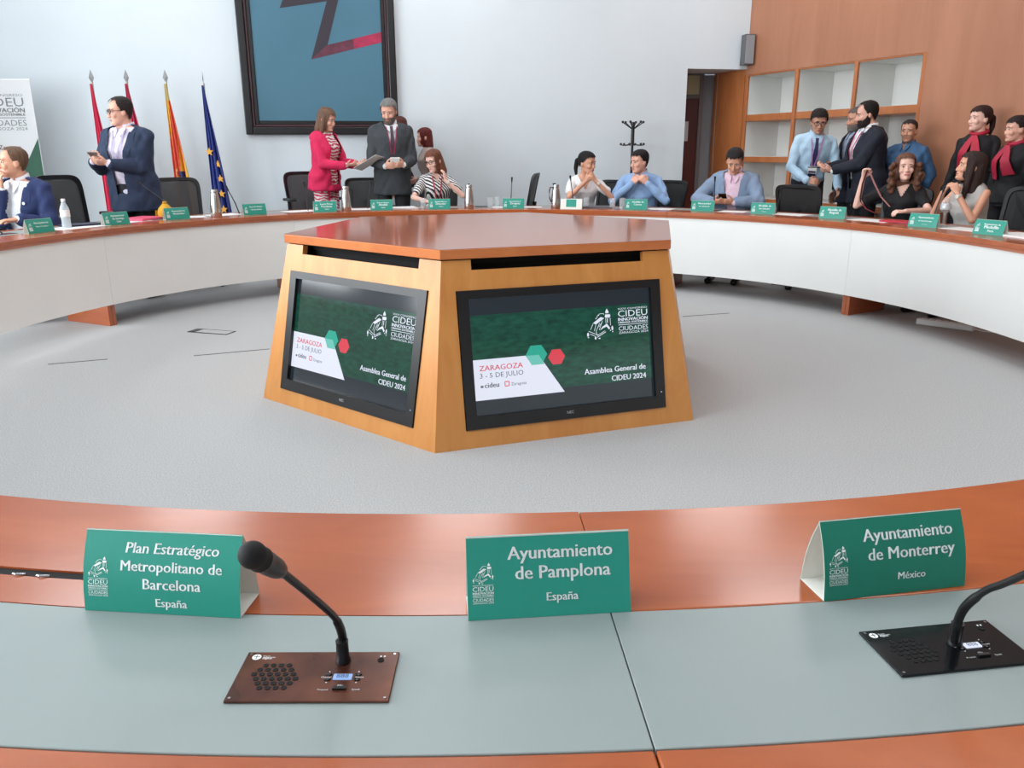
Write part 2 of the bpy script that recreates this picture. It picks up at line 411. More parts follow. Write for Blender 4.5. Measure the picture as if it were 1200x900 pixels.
# ------------------------------------------------------------------ hexagonal podium with monitors
HX, HY, HA = -.1113, 4.6672, -.1762
def hexc(k, R, z):
    t = HA+k*math.pi/3; return Vector((HX+R*math.sin(t), HY-R*math.cos(t), z))
pod = empty('display_podium', (HX, HY, 0)); PO = Vector((HX, HY, 0))
tag(pod, 'hexagonal wooden display podium in the middle of the ring', 'podium')
RB, RT, ZT = 1.326, 1.135, .828
FACES = []
for k in range(-1, 5):
    a, b, c, d = hexc(k, RB, 0), hexc(k+1, RB, 0), hexc(k, RT, ZT), hexc(k+1, RT, ZT)
    m0, m1 = (a+b)/2, (c+d)/2; U = (b-a).normalized(); V = (m1-m0).normalized(); N = U.cross(V); L = (m1-m0).length
    wb, wt = (b-a).length/2, (d-c).length/2
    FACES.append((m0, U, V, N, L))
    def P3(u, v, dn): return m0+U*u+V*v+N*dn-PO
    mb = MB()
    vs = [0, .082, .709, .799, L]
    for i in range(4):
        v0, v1 = vs[i], vs[i+1]; e0 = wb+(wt-wb)*v0/L; e1 = wb+(wt-wb)*v1/L
        us = [(-e0, -e1), (-.512, -.512), (-.432, -.432), (.432, .432), (.512, .512), (e0, e1)]
        for j in range(5):
            if i == 1 and 1 <= j <= 3 and k in (-1, 0): continue
            if i == 3 and j == 2: continue
            (l0, l1), (r0, r1) = us[j], us[j+1]
            mb.hexa([P3(l0, v0, 0), P3(r0, v0, 0), P3(r0, v0, -.03), P3(l0, v0, -.03), P3(l1, v1, 0), P3(r1, v1, 0), P3(r1, v1, -.03), P3(l1, v1, -.03)])
    bm_ = mb.mesh('side_panel'); bm = bmesh.new(); bm.from_mesh(bm_); bmesh.ops.remove_doubles(bm, verts=bm.verts, dist=1e-5); bm.to_mesh(bm_); bm.free()
    link('side_panel', bm_, M_BEECH, pod)
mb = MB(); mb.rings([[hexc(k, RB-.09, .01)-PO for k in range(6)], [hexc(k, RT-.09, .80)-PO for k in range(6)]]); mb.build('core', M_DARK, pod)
mb = MB(); mb.rings([[hexc(k, 1.1505, .834)-PO for k in range(6)], [hexc(k, 1.1505, .877)-PO for k in range(6)]]); bevel(mb.build('podium_top', wood_mat('podium_edge_wood', (184, 98, 44), (206, 122, 62), .3, grain=(2, 2, 6)), pod), .003, 2)
mb = MB(); mb.rings([[hexc(k, 1.149, .8772)-PO for k in range(6)], [hexc(k, 1.149, .8785)-PO for k in range(6)]]); mb.build('top_veneer', M_WOODR, pod)
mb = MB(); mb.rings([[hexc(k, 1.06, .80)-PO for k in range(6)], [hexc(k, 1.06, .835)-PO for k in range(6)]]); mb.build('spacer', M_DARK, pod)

M_SCRN = mat('screen_green', (18, 58, 50), 0.12, color2=(30, 88, 70), vscale=22, stretch=(1, 1, 2.6), emit=.85)
M_SCRD = mat('screen_dark_bar', (40, 48, 56), 0.12, emit=.8)
M_SW = mat('screen_white', (226, 230, 245), 0.15, emit=.92)
M_ST = mat('screen_teal', (44, 168, 146), 0.15, emit=.9)
M_ST2 = mat('screen_pale_teal', (110, 196, 184), 0.15, emit=.9)
M_SR = mat('screen_red', (218, 70, 84), 0.15, emit=.9)
M_STX = mat('screen_ink', (96, 102, 114), 0.15, emit=.9)
for idx, lab in ((0, 'flat black monitor in the left, brighter face of the podium'), (1, 'flat black monitor in the right face of the podium, facing the camera')):
    m0, U, V, N, L = FACES[idx]
    base = m0+V*.083
    mon = empty('monitor', base); tag(mon, lab, 'monitor', 'monitors in the podium')
    W2, H2 = .509, .313
    def Q(x, y, dn): return U*x+V*(y+H2)+N*dn          # x, y from the monitor's centre
    mb = MB()
    for x0, x1, y0, y1 in ((-W2, W2, .275, H2), (-W2, W2, -H2, -.255), (-W2, -.458, -.255, .275), (.458, W2, -.255, .275)):
        mb.hexa([Q(x0, y0, -.05), Q(x1, y0, -.05), Q(x1, y1, -.05), Q(x0, y1, -.05), Q(x0, y0, .008), Q(x1, y0, .008), Q(x1, y1, .008), Q(x0, y1, .008)])
    bz = mb.build('bezel', mat('monitor_bezel', (17, 17, 19), .35), mon)
    mb = MB(); mb.hexa([Q(-.46, -.257, -.04), Q(.46, -.257, -.04), Q(.46, .277, -.04), Q(-.46, .277, -.04), Q(-.46, -.257, -.012), Q(.46, -.257, -.012), Q(.46, .277, -.012), Q(-.46, .277, -.012)])
    scr = mb.build('screen', M_SCRD, mon)
    def fl(dz): return lambda x, y: Q(x, y, -.012+dz)
    def flat(name, mt, fn, dz):
        mb = MB(); fn(mb, fl(dz)); o = mb.build(name, mt, scr); return o
    flat('picture', M_SCRN, lambda mb, f: poly(mb, [(-.458, -.165), (.452, -.165), (.452, .20), (-.458, .20)], f), .0006)
    flat('caption_panel', M_SW, lambda mb, f: poly(mb, [(-.458, -.185), (-.015, -.185), (-.135, .0), (-.458, .0)], f), .0010)
    hx = lambda cx, cy, r: [(cx+r*math.cos(t*math.pi/3), cy+r*.93*math.sin(t*math.pi/3)) for t in range(6)]
    flat('hexagon', M_ST, lambda mb, f: poly(mb, hx(-.145, .0, .054), f), .0014)
    flat('hexagon_overlap', M_ST2, lambda mb, f: poly(mb, [(-.196, -.001), (-.134, -.001), (-.107, -.046), (-.172, -.046)], f), .0017)
    flat('hexagon', M_SR, lambda mb, f: poly(mb, hx(-.045, -.018, .043), f), .0014)
    flat('emblem', M_SW, lambda mb, f: emblem(mb, .115, .045, .145, f), .0016)
    flat('congress_lettering', M_SW, lambda mb, f: congress_block(mb, .285, .062, .158, .125, f), .0016)
    def cap(mb, f):
        put_text(mb, 'Asamblea General de', .418, -.115, width=.325, fn=f, bold=.02, align='R')
        put_text(mb, 'CIDEU 2024', .418, -.158, width=.185, fn=f, bold=.02, align='R')
    flat('caption', M_SW, cap, .0016)
    flat('date_lettering', M_SR, lambda mb, f: put_text(mb, 'ZARAGOZA', -.425, -.052, width=.21, height=.024, fn=f, align='L', bold=.01), .0018)
    def dt(mb, f):
        put_text(mb, '3 - 5 DE JULIO', -.425, -.085, width=.21, height=.022, fn=f, align='L')
        put_text(mb, 'cideu', -.405, -.13, width=.068, fn=f, align='L', bold=.03); put_text(mb, 'Zaragoza', -.278, -.13, width=.075, fn=f, align='L')
        poly(mb, [(-.425, -.128), (-.412, -.128), (-.412, -.118), (-.425, -.118)], f)
    flat('date_lettering', M_STX, dt, .0018)
    flat('shield_logo', M_SR, lambda mb, f: [seg(mb, a, b, .004, f) for a, b in (((-.308, -.110), (-.288, -.110)), ((-.308, -.110), (-.308, -.130)), ((-.288, -.110), (-.288, -.130)), ((-.308, -.130), (-.288, -.130)))], .0018)
    mb = MB(); put_text(mb, 'NEC', 0, -.288, width=.034, fn=lambda x, y: Q(x, y, .0086)); mb.build('maker_lettering', mat('bezel_print', (190, 190, 190), .5), bz)
    MB().ell(Q(.487, -.235, .008), (.003, .003, .003), n=6, m=4).build('indicator_led', mat('led', (190, 210, 240), .3, emit=1.0), bz)

# ------------------------------------------------------------------ things on the walls
pt = empty('painting', bw(-2.28, 1.487, .0)); tag(pt, 'large framed abstract painting with a dark zigzag on blue canvas on the back wall', 'painting')
PB = bw(-2.28, 1.487, 0)
f_ = lambda u, z, o: bw(u, z, o)-PB
FL, FR, FBt, FTp, FW = -3.165, -1.39, 1.487, 3.66, .155
def frame(o0, o1, l, r, b, t, w_):
    m = MB()
    for a0, a1, z0, z1 in ((l, l+w_, b, t), (r-w_, r, b, t), (l+w_, r-w_, b, b+w_), (l+w_, r-w_, t-w_, t)): slab_on(m, f_, a0, a1, z0, z1, o0, o1)
    return m
bevel(frame(0.004, .075, FL, FR, FBt, FTp, .088).build('frame', mat('frame_black', (22, 18, 20), .35), pt), .012, 2)
bevel(frame(0.004, .058, FL+.088, FR-.088, FBt+.088, FTp-.088, .026).build('frame_fillet', mat('frame_plum', (64, 36, 42), .4), pt), .006, 1)
bevel(frame(0.004, .045, FL+.114, FR-.114, FBt+.114, FTp-.114, .044).build('frame_inner', mat('frame_black', (22, 18, 20), .35), pt), .006, 1)
m = MB(); slab_on(m, f_, FL+.15, FR-.15, FBt+.15, FTp-.15, .006, .03); cv = m.build('canvas', mat('canvas_blue', (72, 117, 137), .6, var=.05, vscale=1.2), pt)
def strip(name, pts, mt, dz):
    m = MB(); n = len(pts)
    m.rings([[f_(u, z, .0305) for u, z in pts], [f_(u, z, .0305+dz) for u, z in pts]]); m.build(name, mt, cv)
strip('zigzag_stroke', [(-2.679, 2.864), (-2.15, 2.949), (-1.98, 3.09), (-2.62, 2.99)], mat('paint_dark', (52, 44, 54), .6), .0015)
strip('zigzag_stroke', [(-2.15, 2.949), (-2.365, 2.324), (-2.17, 2.484), (-1.98, 3.09)], mat('paint_dark', (52, 44, 54), .6), .0018)
strip('zigzag_stroke', [(-2.365, 2.324), (-1.87, 2.445), (-1.87, 2.556), (-2.17, 2.484)], mat('paint_maroon', (96, 44, 62), .6, var=.3, vscale=9), .0015)
strip('zigzag_stroke', [(-1.87, 2.445), (-1.545, 2.524), (-1.545, 2.636), (-1.87, 2.556)], mat('paint_crimson', (168, 40, 76), .6, var=.2, vscale=12), .0015)

sp = empty('wall_speaker', bw(3.02, 2.33, 0)); SB = bw(3.02, 2.33, 0); tag(sp, 'grey box loudspeaker high in the corner beside the wood panelling', 'speaker')
f2 = lambda u, z, o: bw(u, z, o)-SB
m = MB(); slab_on(m, f2, 2.945, 3.07, 2.33, 2.69, .03, .16); bevel(m.build('cabinet', mat('speaker_dark', (96, 96, 100), .5), sp), .008, 2)
m = MB(); slab_on(m, f2, 2.952, 3.063, 2.345, 2.675, .16, .168); m.build('grille', mat('speaker_grille', (150, 152, 156), .6, bump=.3, bscale=240), sp)
m = MB(); slab_on(m, f2, 3.0, 3.04, 2.46, 2.56, 0.0, .03); m.build('bracket', M_BLACK, sp)

# coat rack
cr = empty('coat_rack', (PY(742, 142, 10.42).x, 10.42, 0)); tag(cr, 'black metal coat rack with curled hooks behind the person in blue shirt', 'coat rack')
ztop = PY(742, 143, 10.42).z
MB().tube([(0, 0, .02), (0, 0, ztop-.27)], .016, 12).build('pole', M_BLACK, cr, True)
MB().tube([(0, 0, ztop-.27), (0, 0, ztop)], .022, 12).build('pole_sleeve', M_BLACK, cr, True)
MB().lathe([(.19, 0), (.19, .012), (.05, .022), (.018, .03)], n=28).build('base', M_BLACK, cr, True)
for i in range(6):
    a = 2*math.pi*(i+.12)/6; d = Vector((math.cos(a), math.sin(a), 0)); z = Vector((0, 0, 1))
    m = MB(); p0 = d*.015+z*(ztop-.08); m.tube([p0, d*.06+z*(ztop-.05), d*.125+z*(ztop-.006)], .0065, 8); m.ell(d*.13+z*(ztop+.0), (.016,)*3, n=8, m=6); m.build('upper_hook', M_BLACK, cr, True)
    m = MB(); p0 = d*.015+z*(ztop-.262); m.tube([p0, d*.07+z*(ztop-.270), d*.12+z*(ztop-.276), d*.14+z*(ztop-.268)], .0065, 8); m.ell(d*.145+z*(ztop-.26), (.015,)*3, n=8, m=6); m.build('lower_hook', M_BLACK, cr, True)

# flags
M_POLE = mat('flag_pole', (190, 186, 176), .35, .6)
def flag(px, ytip, label, colour, folds=3.0, W=.26, Ln=1.5, lean=0.0, finial=True):
    X = PY(px, ytip, 9.6).x; Y = 10.5+math.tan(BA)*X-.42; top = PY(px, ytip, Y)
    T = empty('flag_on_pole', (top.x, Y, 0)); tag(T, label, 'flag', 'flags on poles along the back wall')
    zt = top.z
    MB().tube([(0, 0, .04), (0, 0, zt-.10)], .013, 10).build('pole', M_POLE, T, True)
    MB().lathe([(.17, 0), (.17, .02), (.06, .035), (.03, .09), (.018, .10)], n=24).build('stand', mat('flag_stand', (120, 118, 112), .35, .8), T, True)
    m = MB(); sw = .030 if finial else .006
    m.rings([[(sw*k*math.cos(t), .010*k*math.sin(t), zt-.115+h_) for t in (0, math.pi/2, math.pi, 3*math.pi/2)] for k, h_ in ((.25, 0), (.35, .012), (1, .055), (.04, .135 if finial else .14))])
    m.build('finial', mat('finial_grey', (150, 150, 150), .4, .5), T)
    z0 = zt-.125; nu, nv = 56, 60
    def S(s, v, off=0.0):
        wv = W*(.10+.90*v**.9)
        ph = folds*2*math.pi*s + 1.2*v
        dep = .018+.045*v
        x = -.012 + wv*s*(.92+.08*math.sin(3*v+6*s)) + .012*math.sin(ph)*v
        y = -.012 - dep*(.5+.5*math.cos(ph)) - off
        return Vector((x, y, z0 - Ln*v))
    vs = [S(i/nu, j/nv) for j in range(nv+1) for i in range(nu+1)]
    fs = [(j*(nu+1)+i, j*(nu+1)+i+1, (j+1)*(nu+1)+i+1, (j+1)*(nu+1)+i) for j in range(nv) for i in range(nu)]
    me = bpy.data.meshes.new('cloth'); me.from_pydata([tuple(v) for v in vs], [], fs); me.shade_smooth()
    mats = []
    idx = []
    for j in range(nv):
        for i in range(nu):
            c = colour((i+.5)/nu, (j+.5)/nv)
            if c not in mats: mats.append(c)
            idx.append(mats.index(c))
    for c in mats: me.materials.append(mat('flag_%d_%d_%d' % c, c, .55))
    me.polygons.foreach_set('material_index', idx)
    o = bpy.data.objects.new('cloth', me); COL.objects.link(o); o.parent = T
    md = o.modifiers.new('thick', 'SOLIDIFY'); md.thickness = .003
    return T, S
CR = (190, 24, 62); YL = (224, 168, 40); OR = (204, 62, 44)
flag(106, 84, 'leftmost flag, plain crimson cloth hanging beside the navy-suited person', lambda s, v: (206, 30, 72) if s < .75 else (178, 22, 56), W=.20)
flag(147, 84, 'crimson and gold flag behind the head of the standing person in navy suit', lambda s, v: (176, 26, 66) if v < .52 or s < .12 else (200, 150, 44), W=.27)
def arag(s, v):
    k = int((s*3.2+v*1.1)*2.2)
    if v > .62 and v < .88 and .55 < s < .85: return (28, 36, 92)
    if v > .60 and v < .92 and .12 < s < .5: return [(196, 120, 60), (214, 150, 90), (190, 70, 50)][(int(v*40)+int(s*14)) % 3]
    if v < .12: return (196, 176, 110)
    return (OR if k % 2 else YL)
tf, S3 = flag(193, 84, 'yellow and red striped flag with a crest above the empty mesh chair', arag, W=.23)
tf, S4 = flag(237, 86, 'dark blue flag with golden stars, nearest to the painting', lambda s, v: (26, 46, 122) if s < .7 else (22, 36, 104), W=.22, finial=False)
for sv in ((.78, .56), (.74, .665), (.68, .775), (.66, .89), (.3, .47)):
    m = MB(); pts = []
    for k in range(10):
        r = (.048 if k % 2 == 0 else .020); a = math.pi/2+k*math.pi/5
        p = S4(sv[0], sv[1], .012); pts.append(p+Vector((r*math.cos(a), -.026, r*math.sin(a))))
    m.rings([pts, [p+Vector((0, .004, 0)) for p in pts]]); m.build('star', mat('star_gold', (226, 162, 44), .5), tf)

# roll-up banner at the left edge
bn = empty('roll_up_banner', (PY(35, 94, 9.1).x-.45, 9.1, 0)); tag(bn, 'white roll-up congress banner with green wedge at the left edge', 'banner')
zt = PY(35, 94, 9.1).z; BWd = .90
def BQ(x, z, o=0.0): return Vector((x-BWd/2+.0, -.01-o, z))       # x from the left edge
m = MB(); m.hexa([BQ(0, .08), BQ(BWd, .08), BQ(BWd, .08, -.004), BQ(0, .08, -.004), BQ(0, zt), BQ(BWd, zt), BQ(BWd, zt, -.004), BQ(0, zt, -.004)]); sh = m.build('printed_sheet', mat('banner_white', (214, 214, 214), .5), bn)
bevel(MB().box((0, 0, .045), (BWd+.06, .16, .09)).build('cassette', M_CHROME, bn), .02, 3)
MB().box((0, 0, zt+.008), (BWd+.01, .02, .016)).build('top_rail', M_PAPER, bn)
MB().tube([(0, .03, .09), (0, .02, zt)], .01, 8).build('support_pole', M_CHROME, bn)
fb = lambda x, z: BQ(x, z, .0015)
yz = lambda py: PY(30, py, 9.1).z
m = MB(); congress_block(m, BWd-.59, yz(153), .49, yz(110)-yz(153), fb); m.build('congress_lettering', mat('banner_grey_ink', (120, 122, 124), .6), sh)
m = MB(); put_text(m, 'Zaragoza', BWd-.32, yz(175), width=.24, fn=fb, bold=.02); m.build('city_lettering', mat('banner_red_ink', (150, 70, 74), .6), sh)
m = MB(); poly(m, [(BWd-.005, yz(162)), (BWd-.84, .10), (BWd-.005, .10)], fb); m.build('green_wedge', mat('banner_green', (36, 84, 62), .6, var=.15, vscale=6), sh)
m = MB(); emblem(m, BWd-.52, yz(108), .34, fb) if False else None

# floor outlet and power strip
fo = empty('floor_outlet', PZ(248, 389, 0), math.atan2(PZ(269, 390, 0).y-PZ(227, 387, 0).y, PZ(269, 390, 0).x-PZ(227, 387, 0).x)); tag(fo, 'flush floor outlet box with metal frame set in the grey carpet', 'outlet')
m = MB()
for c, d in (((0, .055, .003), (.34, .007, .004)), ((0, -.055, .003), (.34, .007, .004)), ((.165, 0, .003), (.01, .11, .004)), ((-.165, 0, .003), (.01, .11, .004))): m.box(c, d)
m.build('frame', mat('outlet_frame', (90, 90, 92), .4, .5), fo)
MB().box((0.025, 0, .002), (.27, .1, .004)).build('carpet_lid', M_CARPET, fo)
MB().box((-.135, 0, .003), (.05, .1, .006)).build('cable_flap', M_BLACK, fo)
a, b = PZ(1073, 380, 0), PZ(1140, 389, 0); ps = empty('power_strip', (a+b)/2, math.atan2((b-a).y, (b-a).x)); tag(ps, 'white multi-socket power strip on the carpet under the right desk', 'power strip')
ln = (b-a).length; bevel(MB().box((0, .03, .024), (ln, .06, .044)).build('housing', M_PAPER, ps), .006, 2)
for i in range(7): MB().lathe([(.021, .044), (.021, .050), (.016, .050), (.016, .047)], c=(-ln/2+.05+i*(ln-.1)/6, .03, 0), n=14).build('socket', M_PAPER, ps, True)
m = MB(); m.tube([(ln/2-.005, .03, .02), (ln/2+.06, .035, .008), (ln/2+.16, .07, .006), (ln/2+.2, .14, .006), (ln/2+.1, .3, .006)], .005, 8); m.build('cable', M_PAPER, ps, True)
# ------------------------------------------------------------------ name cards
def card_profile(h=.098, d=.058, bulge=.0):
    """points (depth, z) of the front sheet from bottom to apex, and of the back sheet from apex to bottom"""
    L = math.hypot(d/2, h); fr = []; bk = []
    for i in range(13):
        t = i/12; x = d/2*t; z = h*t; b = bulge*math.sin(math.pi*t)
        fr.append((x - b*h/L, z + b*d/2/L))
        x2 = d/2+d/2*t; z2 = h*(1-t); bk.append((x2 + b*h/L, z2 + b*d/2/L))
    return fr, bk
def name_card(loc, rz, label, lines, wd=.202, bulge=.0, near=False, mt=None, group='green name cards on the desks', style='green'):
    """stands on its base; local x along the card, -y towards the reader"""
    T = empty('name_card', loc, rz); tag(T, label, 'name card', group)
    fr, bk = card_profile(bulge=bulge)
    mt = mt or M_GREEN
    if not near: fr, bk = fr[::3], bk[::3]
    def sheet(name, prof, off, m_):
        mb = MB(); n = len(prof); th = .0006
        nr = []
        for i in range(n):
            a = prof[max(i-1, 0)]; b = prof[min(i+1, n-1)]; dx, dz = b[0]-a[0], b[1]-a[1]; l = math.hypot(dx, dz); nr.append((-dz/l, dx/l))
        out = [(p[0]+q[0]*off, p[1]+q[1]*off) for p, q in zip(prof, nr)]; inn = [(p[0]+q[0]*(off-th), p[1]+q[1]*(off-th)) for p, q in zip(prof, nr)]
        loop = out + inn[::-1]
        mb.rings([[(-wd/2, x, z) for x, z in loop], [(wd/2, x, z) for x, z in loop]])
        return mb.build(name, m_, T, True, 30)
    front = sheet('front_sheet', fr, 0, mt)
    sheet('front_lining', fr, -.0007, M_CARDW); sheet('back_sheet', bk, 0, mt if style == 'green' else M_CARDW); sheet('back_lining', bk, -.0007, M_CARDW)
    d = fr[-1][0]*2
    MB().hexa([(-wd/2, .001, .0002), (wd/2, .001, .0002), (wd/2, d-.001, .0002), (-wd/2, d-.001, .0002), (-wd/2, .001, .0009), (wd/2, .001, .0009), (wd/2, d-.001, .0009), (-wd/2, d-.001, .0009)]).build('base_flap', M_CARDW, T)
    # lettering follows the (curved) front sheet
    cum = [0]
    for i in range(1, len(fr)): cum.append(cum[-1]+math.hypot(fr[i][0]-fr[i-1][0], fr[i][1]-fr[i-1][1]))
    def F(x, y, off=.0005):
        t = max(0, min(cum[-1], y)); i = 0
        while i < len(cum)-2 and cum[i+1] < t: i += 1
        k = (t-cum[i])/(cum[i+1]-cum[i]); dx, dz = fr[i+1][0]-fr[i][0], fr[i+1][1]-fr[i][1]; l = math.hypot(dx, dz)
        return Vector((x, fr[i][0]+dx*k - dz/l*off, fr[i][1]+dz*k + dx/l*off))
    mb = MB()
    for (s_, cx, base, width, bo, shr) in lines: put_text(mb, s_, cx, base, width=width, fn=F, bold=bo, shear=shr)
    mb.build('lettering', M_PRINT, front)
    if style == 'green':
        mb = MB()
        if near:
            emblem(mb, -.0945, .0435, .0265, F); congress_block(mb, -.0945, .0195, .0255, .0235, F)
        else:
            emblem(mb, -.095, .046, .028, F)
            for i in range(4): seg(mb, (-.095, .020+i*.007), (-.067, .020+i*.007), .0035, F)
        mb.build('emblem', M_PRINT, front)
    return T
B_ = .020
def near_card(pl, pr, label, lines, bulge, mt=None, dz=0):
    a, b = PZ(*pl, TZ), PZ(*pr, TZ); c = (a+b)/2; c.z = TZ+.0004
    name_card(c, math.atan2(b.y-a.y, b.x-a.x), label, lines, bulge=bulge, near=True, mt=mt)
near_card((99, 715), (283, 725), 'near green name card reading Plan Estratégico Metropolitano de Barcelona', [('Plan Estratégico', .013, .0755, .120, B_, .12), ('Metropolitano de', .013, .0535, .130, B_, .0), ('Barcelona', .014, .0315, .074, B_, 0), ('España', .013, .0095, .040, B_, 0)], .006)
near_card((549, 728), (739, 717), 'near green name card reading Ayuntamiento de Pamplona, between the two microphones', [('Ayuntamiento', .0145, .072, .130, B_, 0), ('de Pamplona', .0175, .0475, .118, B_, 0), ('España', .016, .0195, .039, B_, 0)], .0)
near_card((968, 705), (1128, 687), 'near green name card reading Ayuntamiento de Monterrey, with its white end open', [('Ayuntamiento', .0195, .072, .128, B_, 0), ('de Monterrey', .0225, .0475, .124, B_, 0), ('México', .022, .0195, .039, B_, 0)], .006, M_GREENR)
def face_in(p): return math.atan2(DCX-p.x, -(DCY-p.y))       # rotation whose local -y looks at the ring's centre
def far_card(az, off, label, l1, l2, l3=None, style='green', twist=0):
    p = ring(az, off, TZ+.0004)
    ls = [(l1, .016, .066, .115, .02, 0), (l2, .016, .042, min(.10, .0125*len(l2)), .02, 0)]
    if l3: ls.append((l3, .016, .019, .04, .02, 0))
    name_card(p, face_in(p)+rad(twist), label, ls, wd=.215, style=style, bulge=.003)
far_card(-69.8, .20, 'green name card beside the water bottle at the left edge', 'Municipalidad de', 'Nueva Concepción')
far_card(-58.6, .20, 'green name card on the far desk in front of the first empty mesh chair', 'Ayuntamiento', 'de Santiago', 'Chile')
far_card(-49.4, .22, 'green name card beside the pink folder', 'Municipalidad de', 'Montevideo')
far_card(-38.0, .20, 'green name card between the blue flag and the lone armrest', 'Rosa N. Rivera', 'Vicepresidenta')
far_card(-27.6, .16, 'green name card in front of the person in pink jacket', 'Laura Pérez', 'Presidenta', 'CIDEU', twist=-8)
far_card(-18.9, .16, 'green name card in front of the grey-suited person', 'Horacio Nazario', 'Alcalde', 'España', twist=-8)
far_card(-9.9, .15, 'green name card in front of the person in striped blouse', 'Ramón Marcos', 'Director', 'CIDEU', twist=-4)
far_card(1.8, .15, 'green name card in front of the empty chair seen from its side', 'Ayuntamiento de', 'Zaragoza', 'España')
far_card(21.0, .18, 'green name card in front of the person in light blue shirt', 'Alcaldía de', 'Cuenca', twist=6)
far_card(31.0, .24, 'green name card to the left of the person in grey-blue jacket', 'Municipalidad', 'de Ciudad Jardín', twist=8)
far_card(40.2, .24, 'green name card to the right of the person in grey-blue jacket', 'Alcaldía de', 'San Salvador', 'El Salvador', twist=8)
far_card(51.0, .22, 'green name card in front of the dark chair turned backwards', 'Alcaldía de', 'Bogotá', twist=10)
far_card(65.2, .20, 'green name card below the upright glass by the person holding up a strap', 'Ayuntamiento', 'de Santo Domingo', 'de los Colorados', twist=12)
far_card(75.2, .20, 'green name card nearest the right edge, by the person in grey top', 'Ayuntamiento de', 'Medellín', 'Perú', twist=12)
# white card with a green square
p = ring(11.0, .10, TZ+.0004); wc = name_card(p, face_in(p), 'white card with a green square print beside the steel jug', [('congreso', 0, .035, .05, .01, 0)], wd=.215, style='white', mt=M_CARDW, group='green name cards on the desks')
del wc['group']
m = MB(); m.hexa([(-.05, .0045, .02), (.05, .0045, .02), (.05, .006, .02), (-.05, .006, .02), (-.05, .0255, .092), (.05, .0255, .092), (.05, .0265, .092), (-.05, .0265, .092)]); m.build('green_square', M_GREEN, wc)

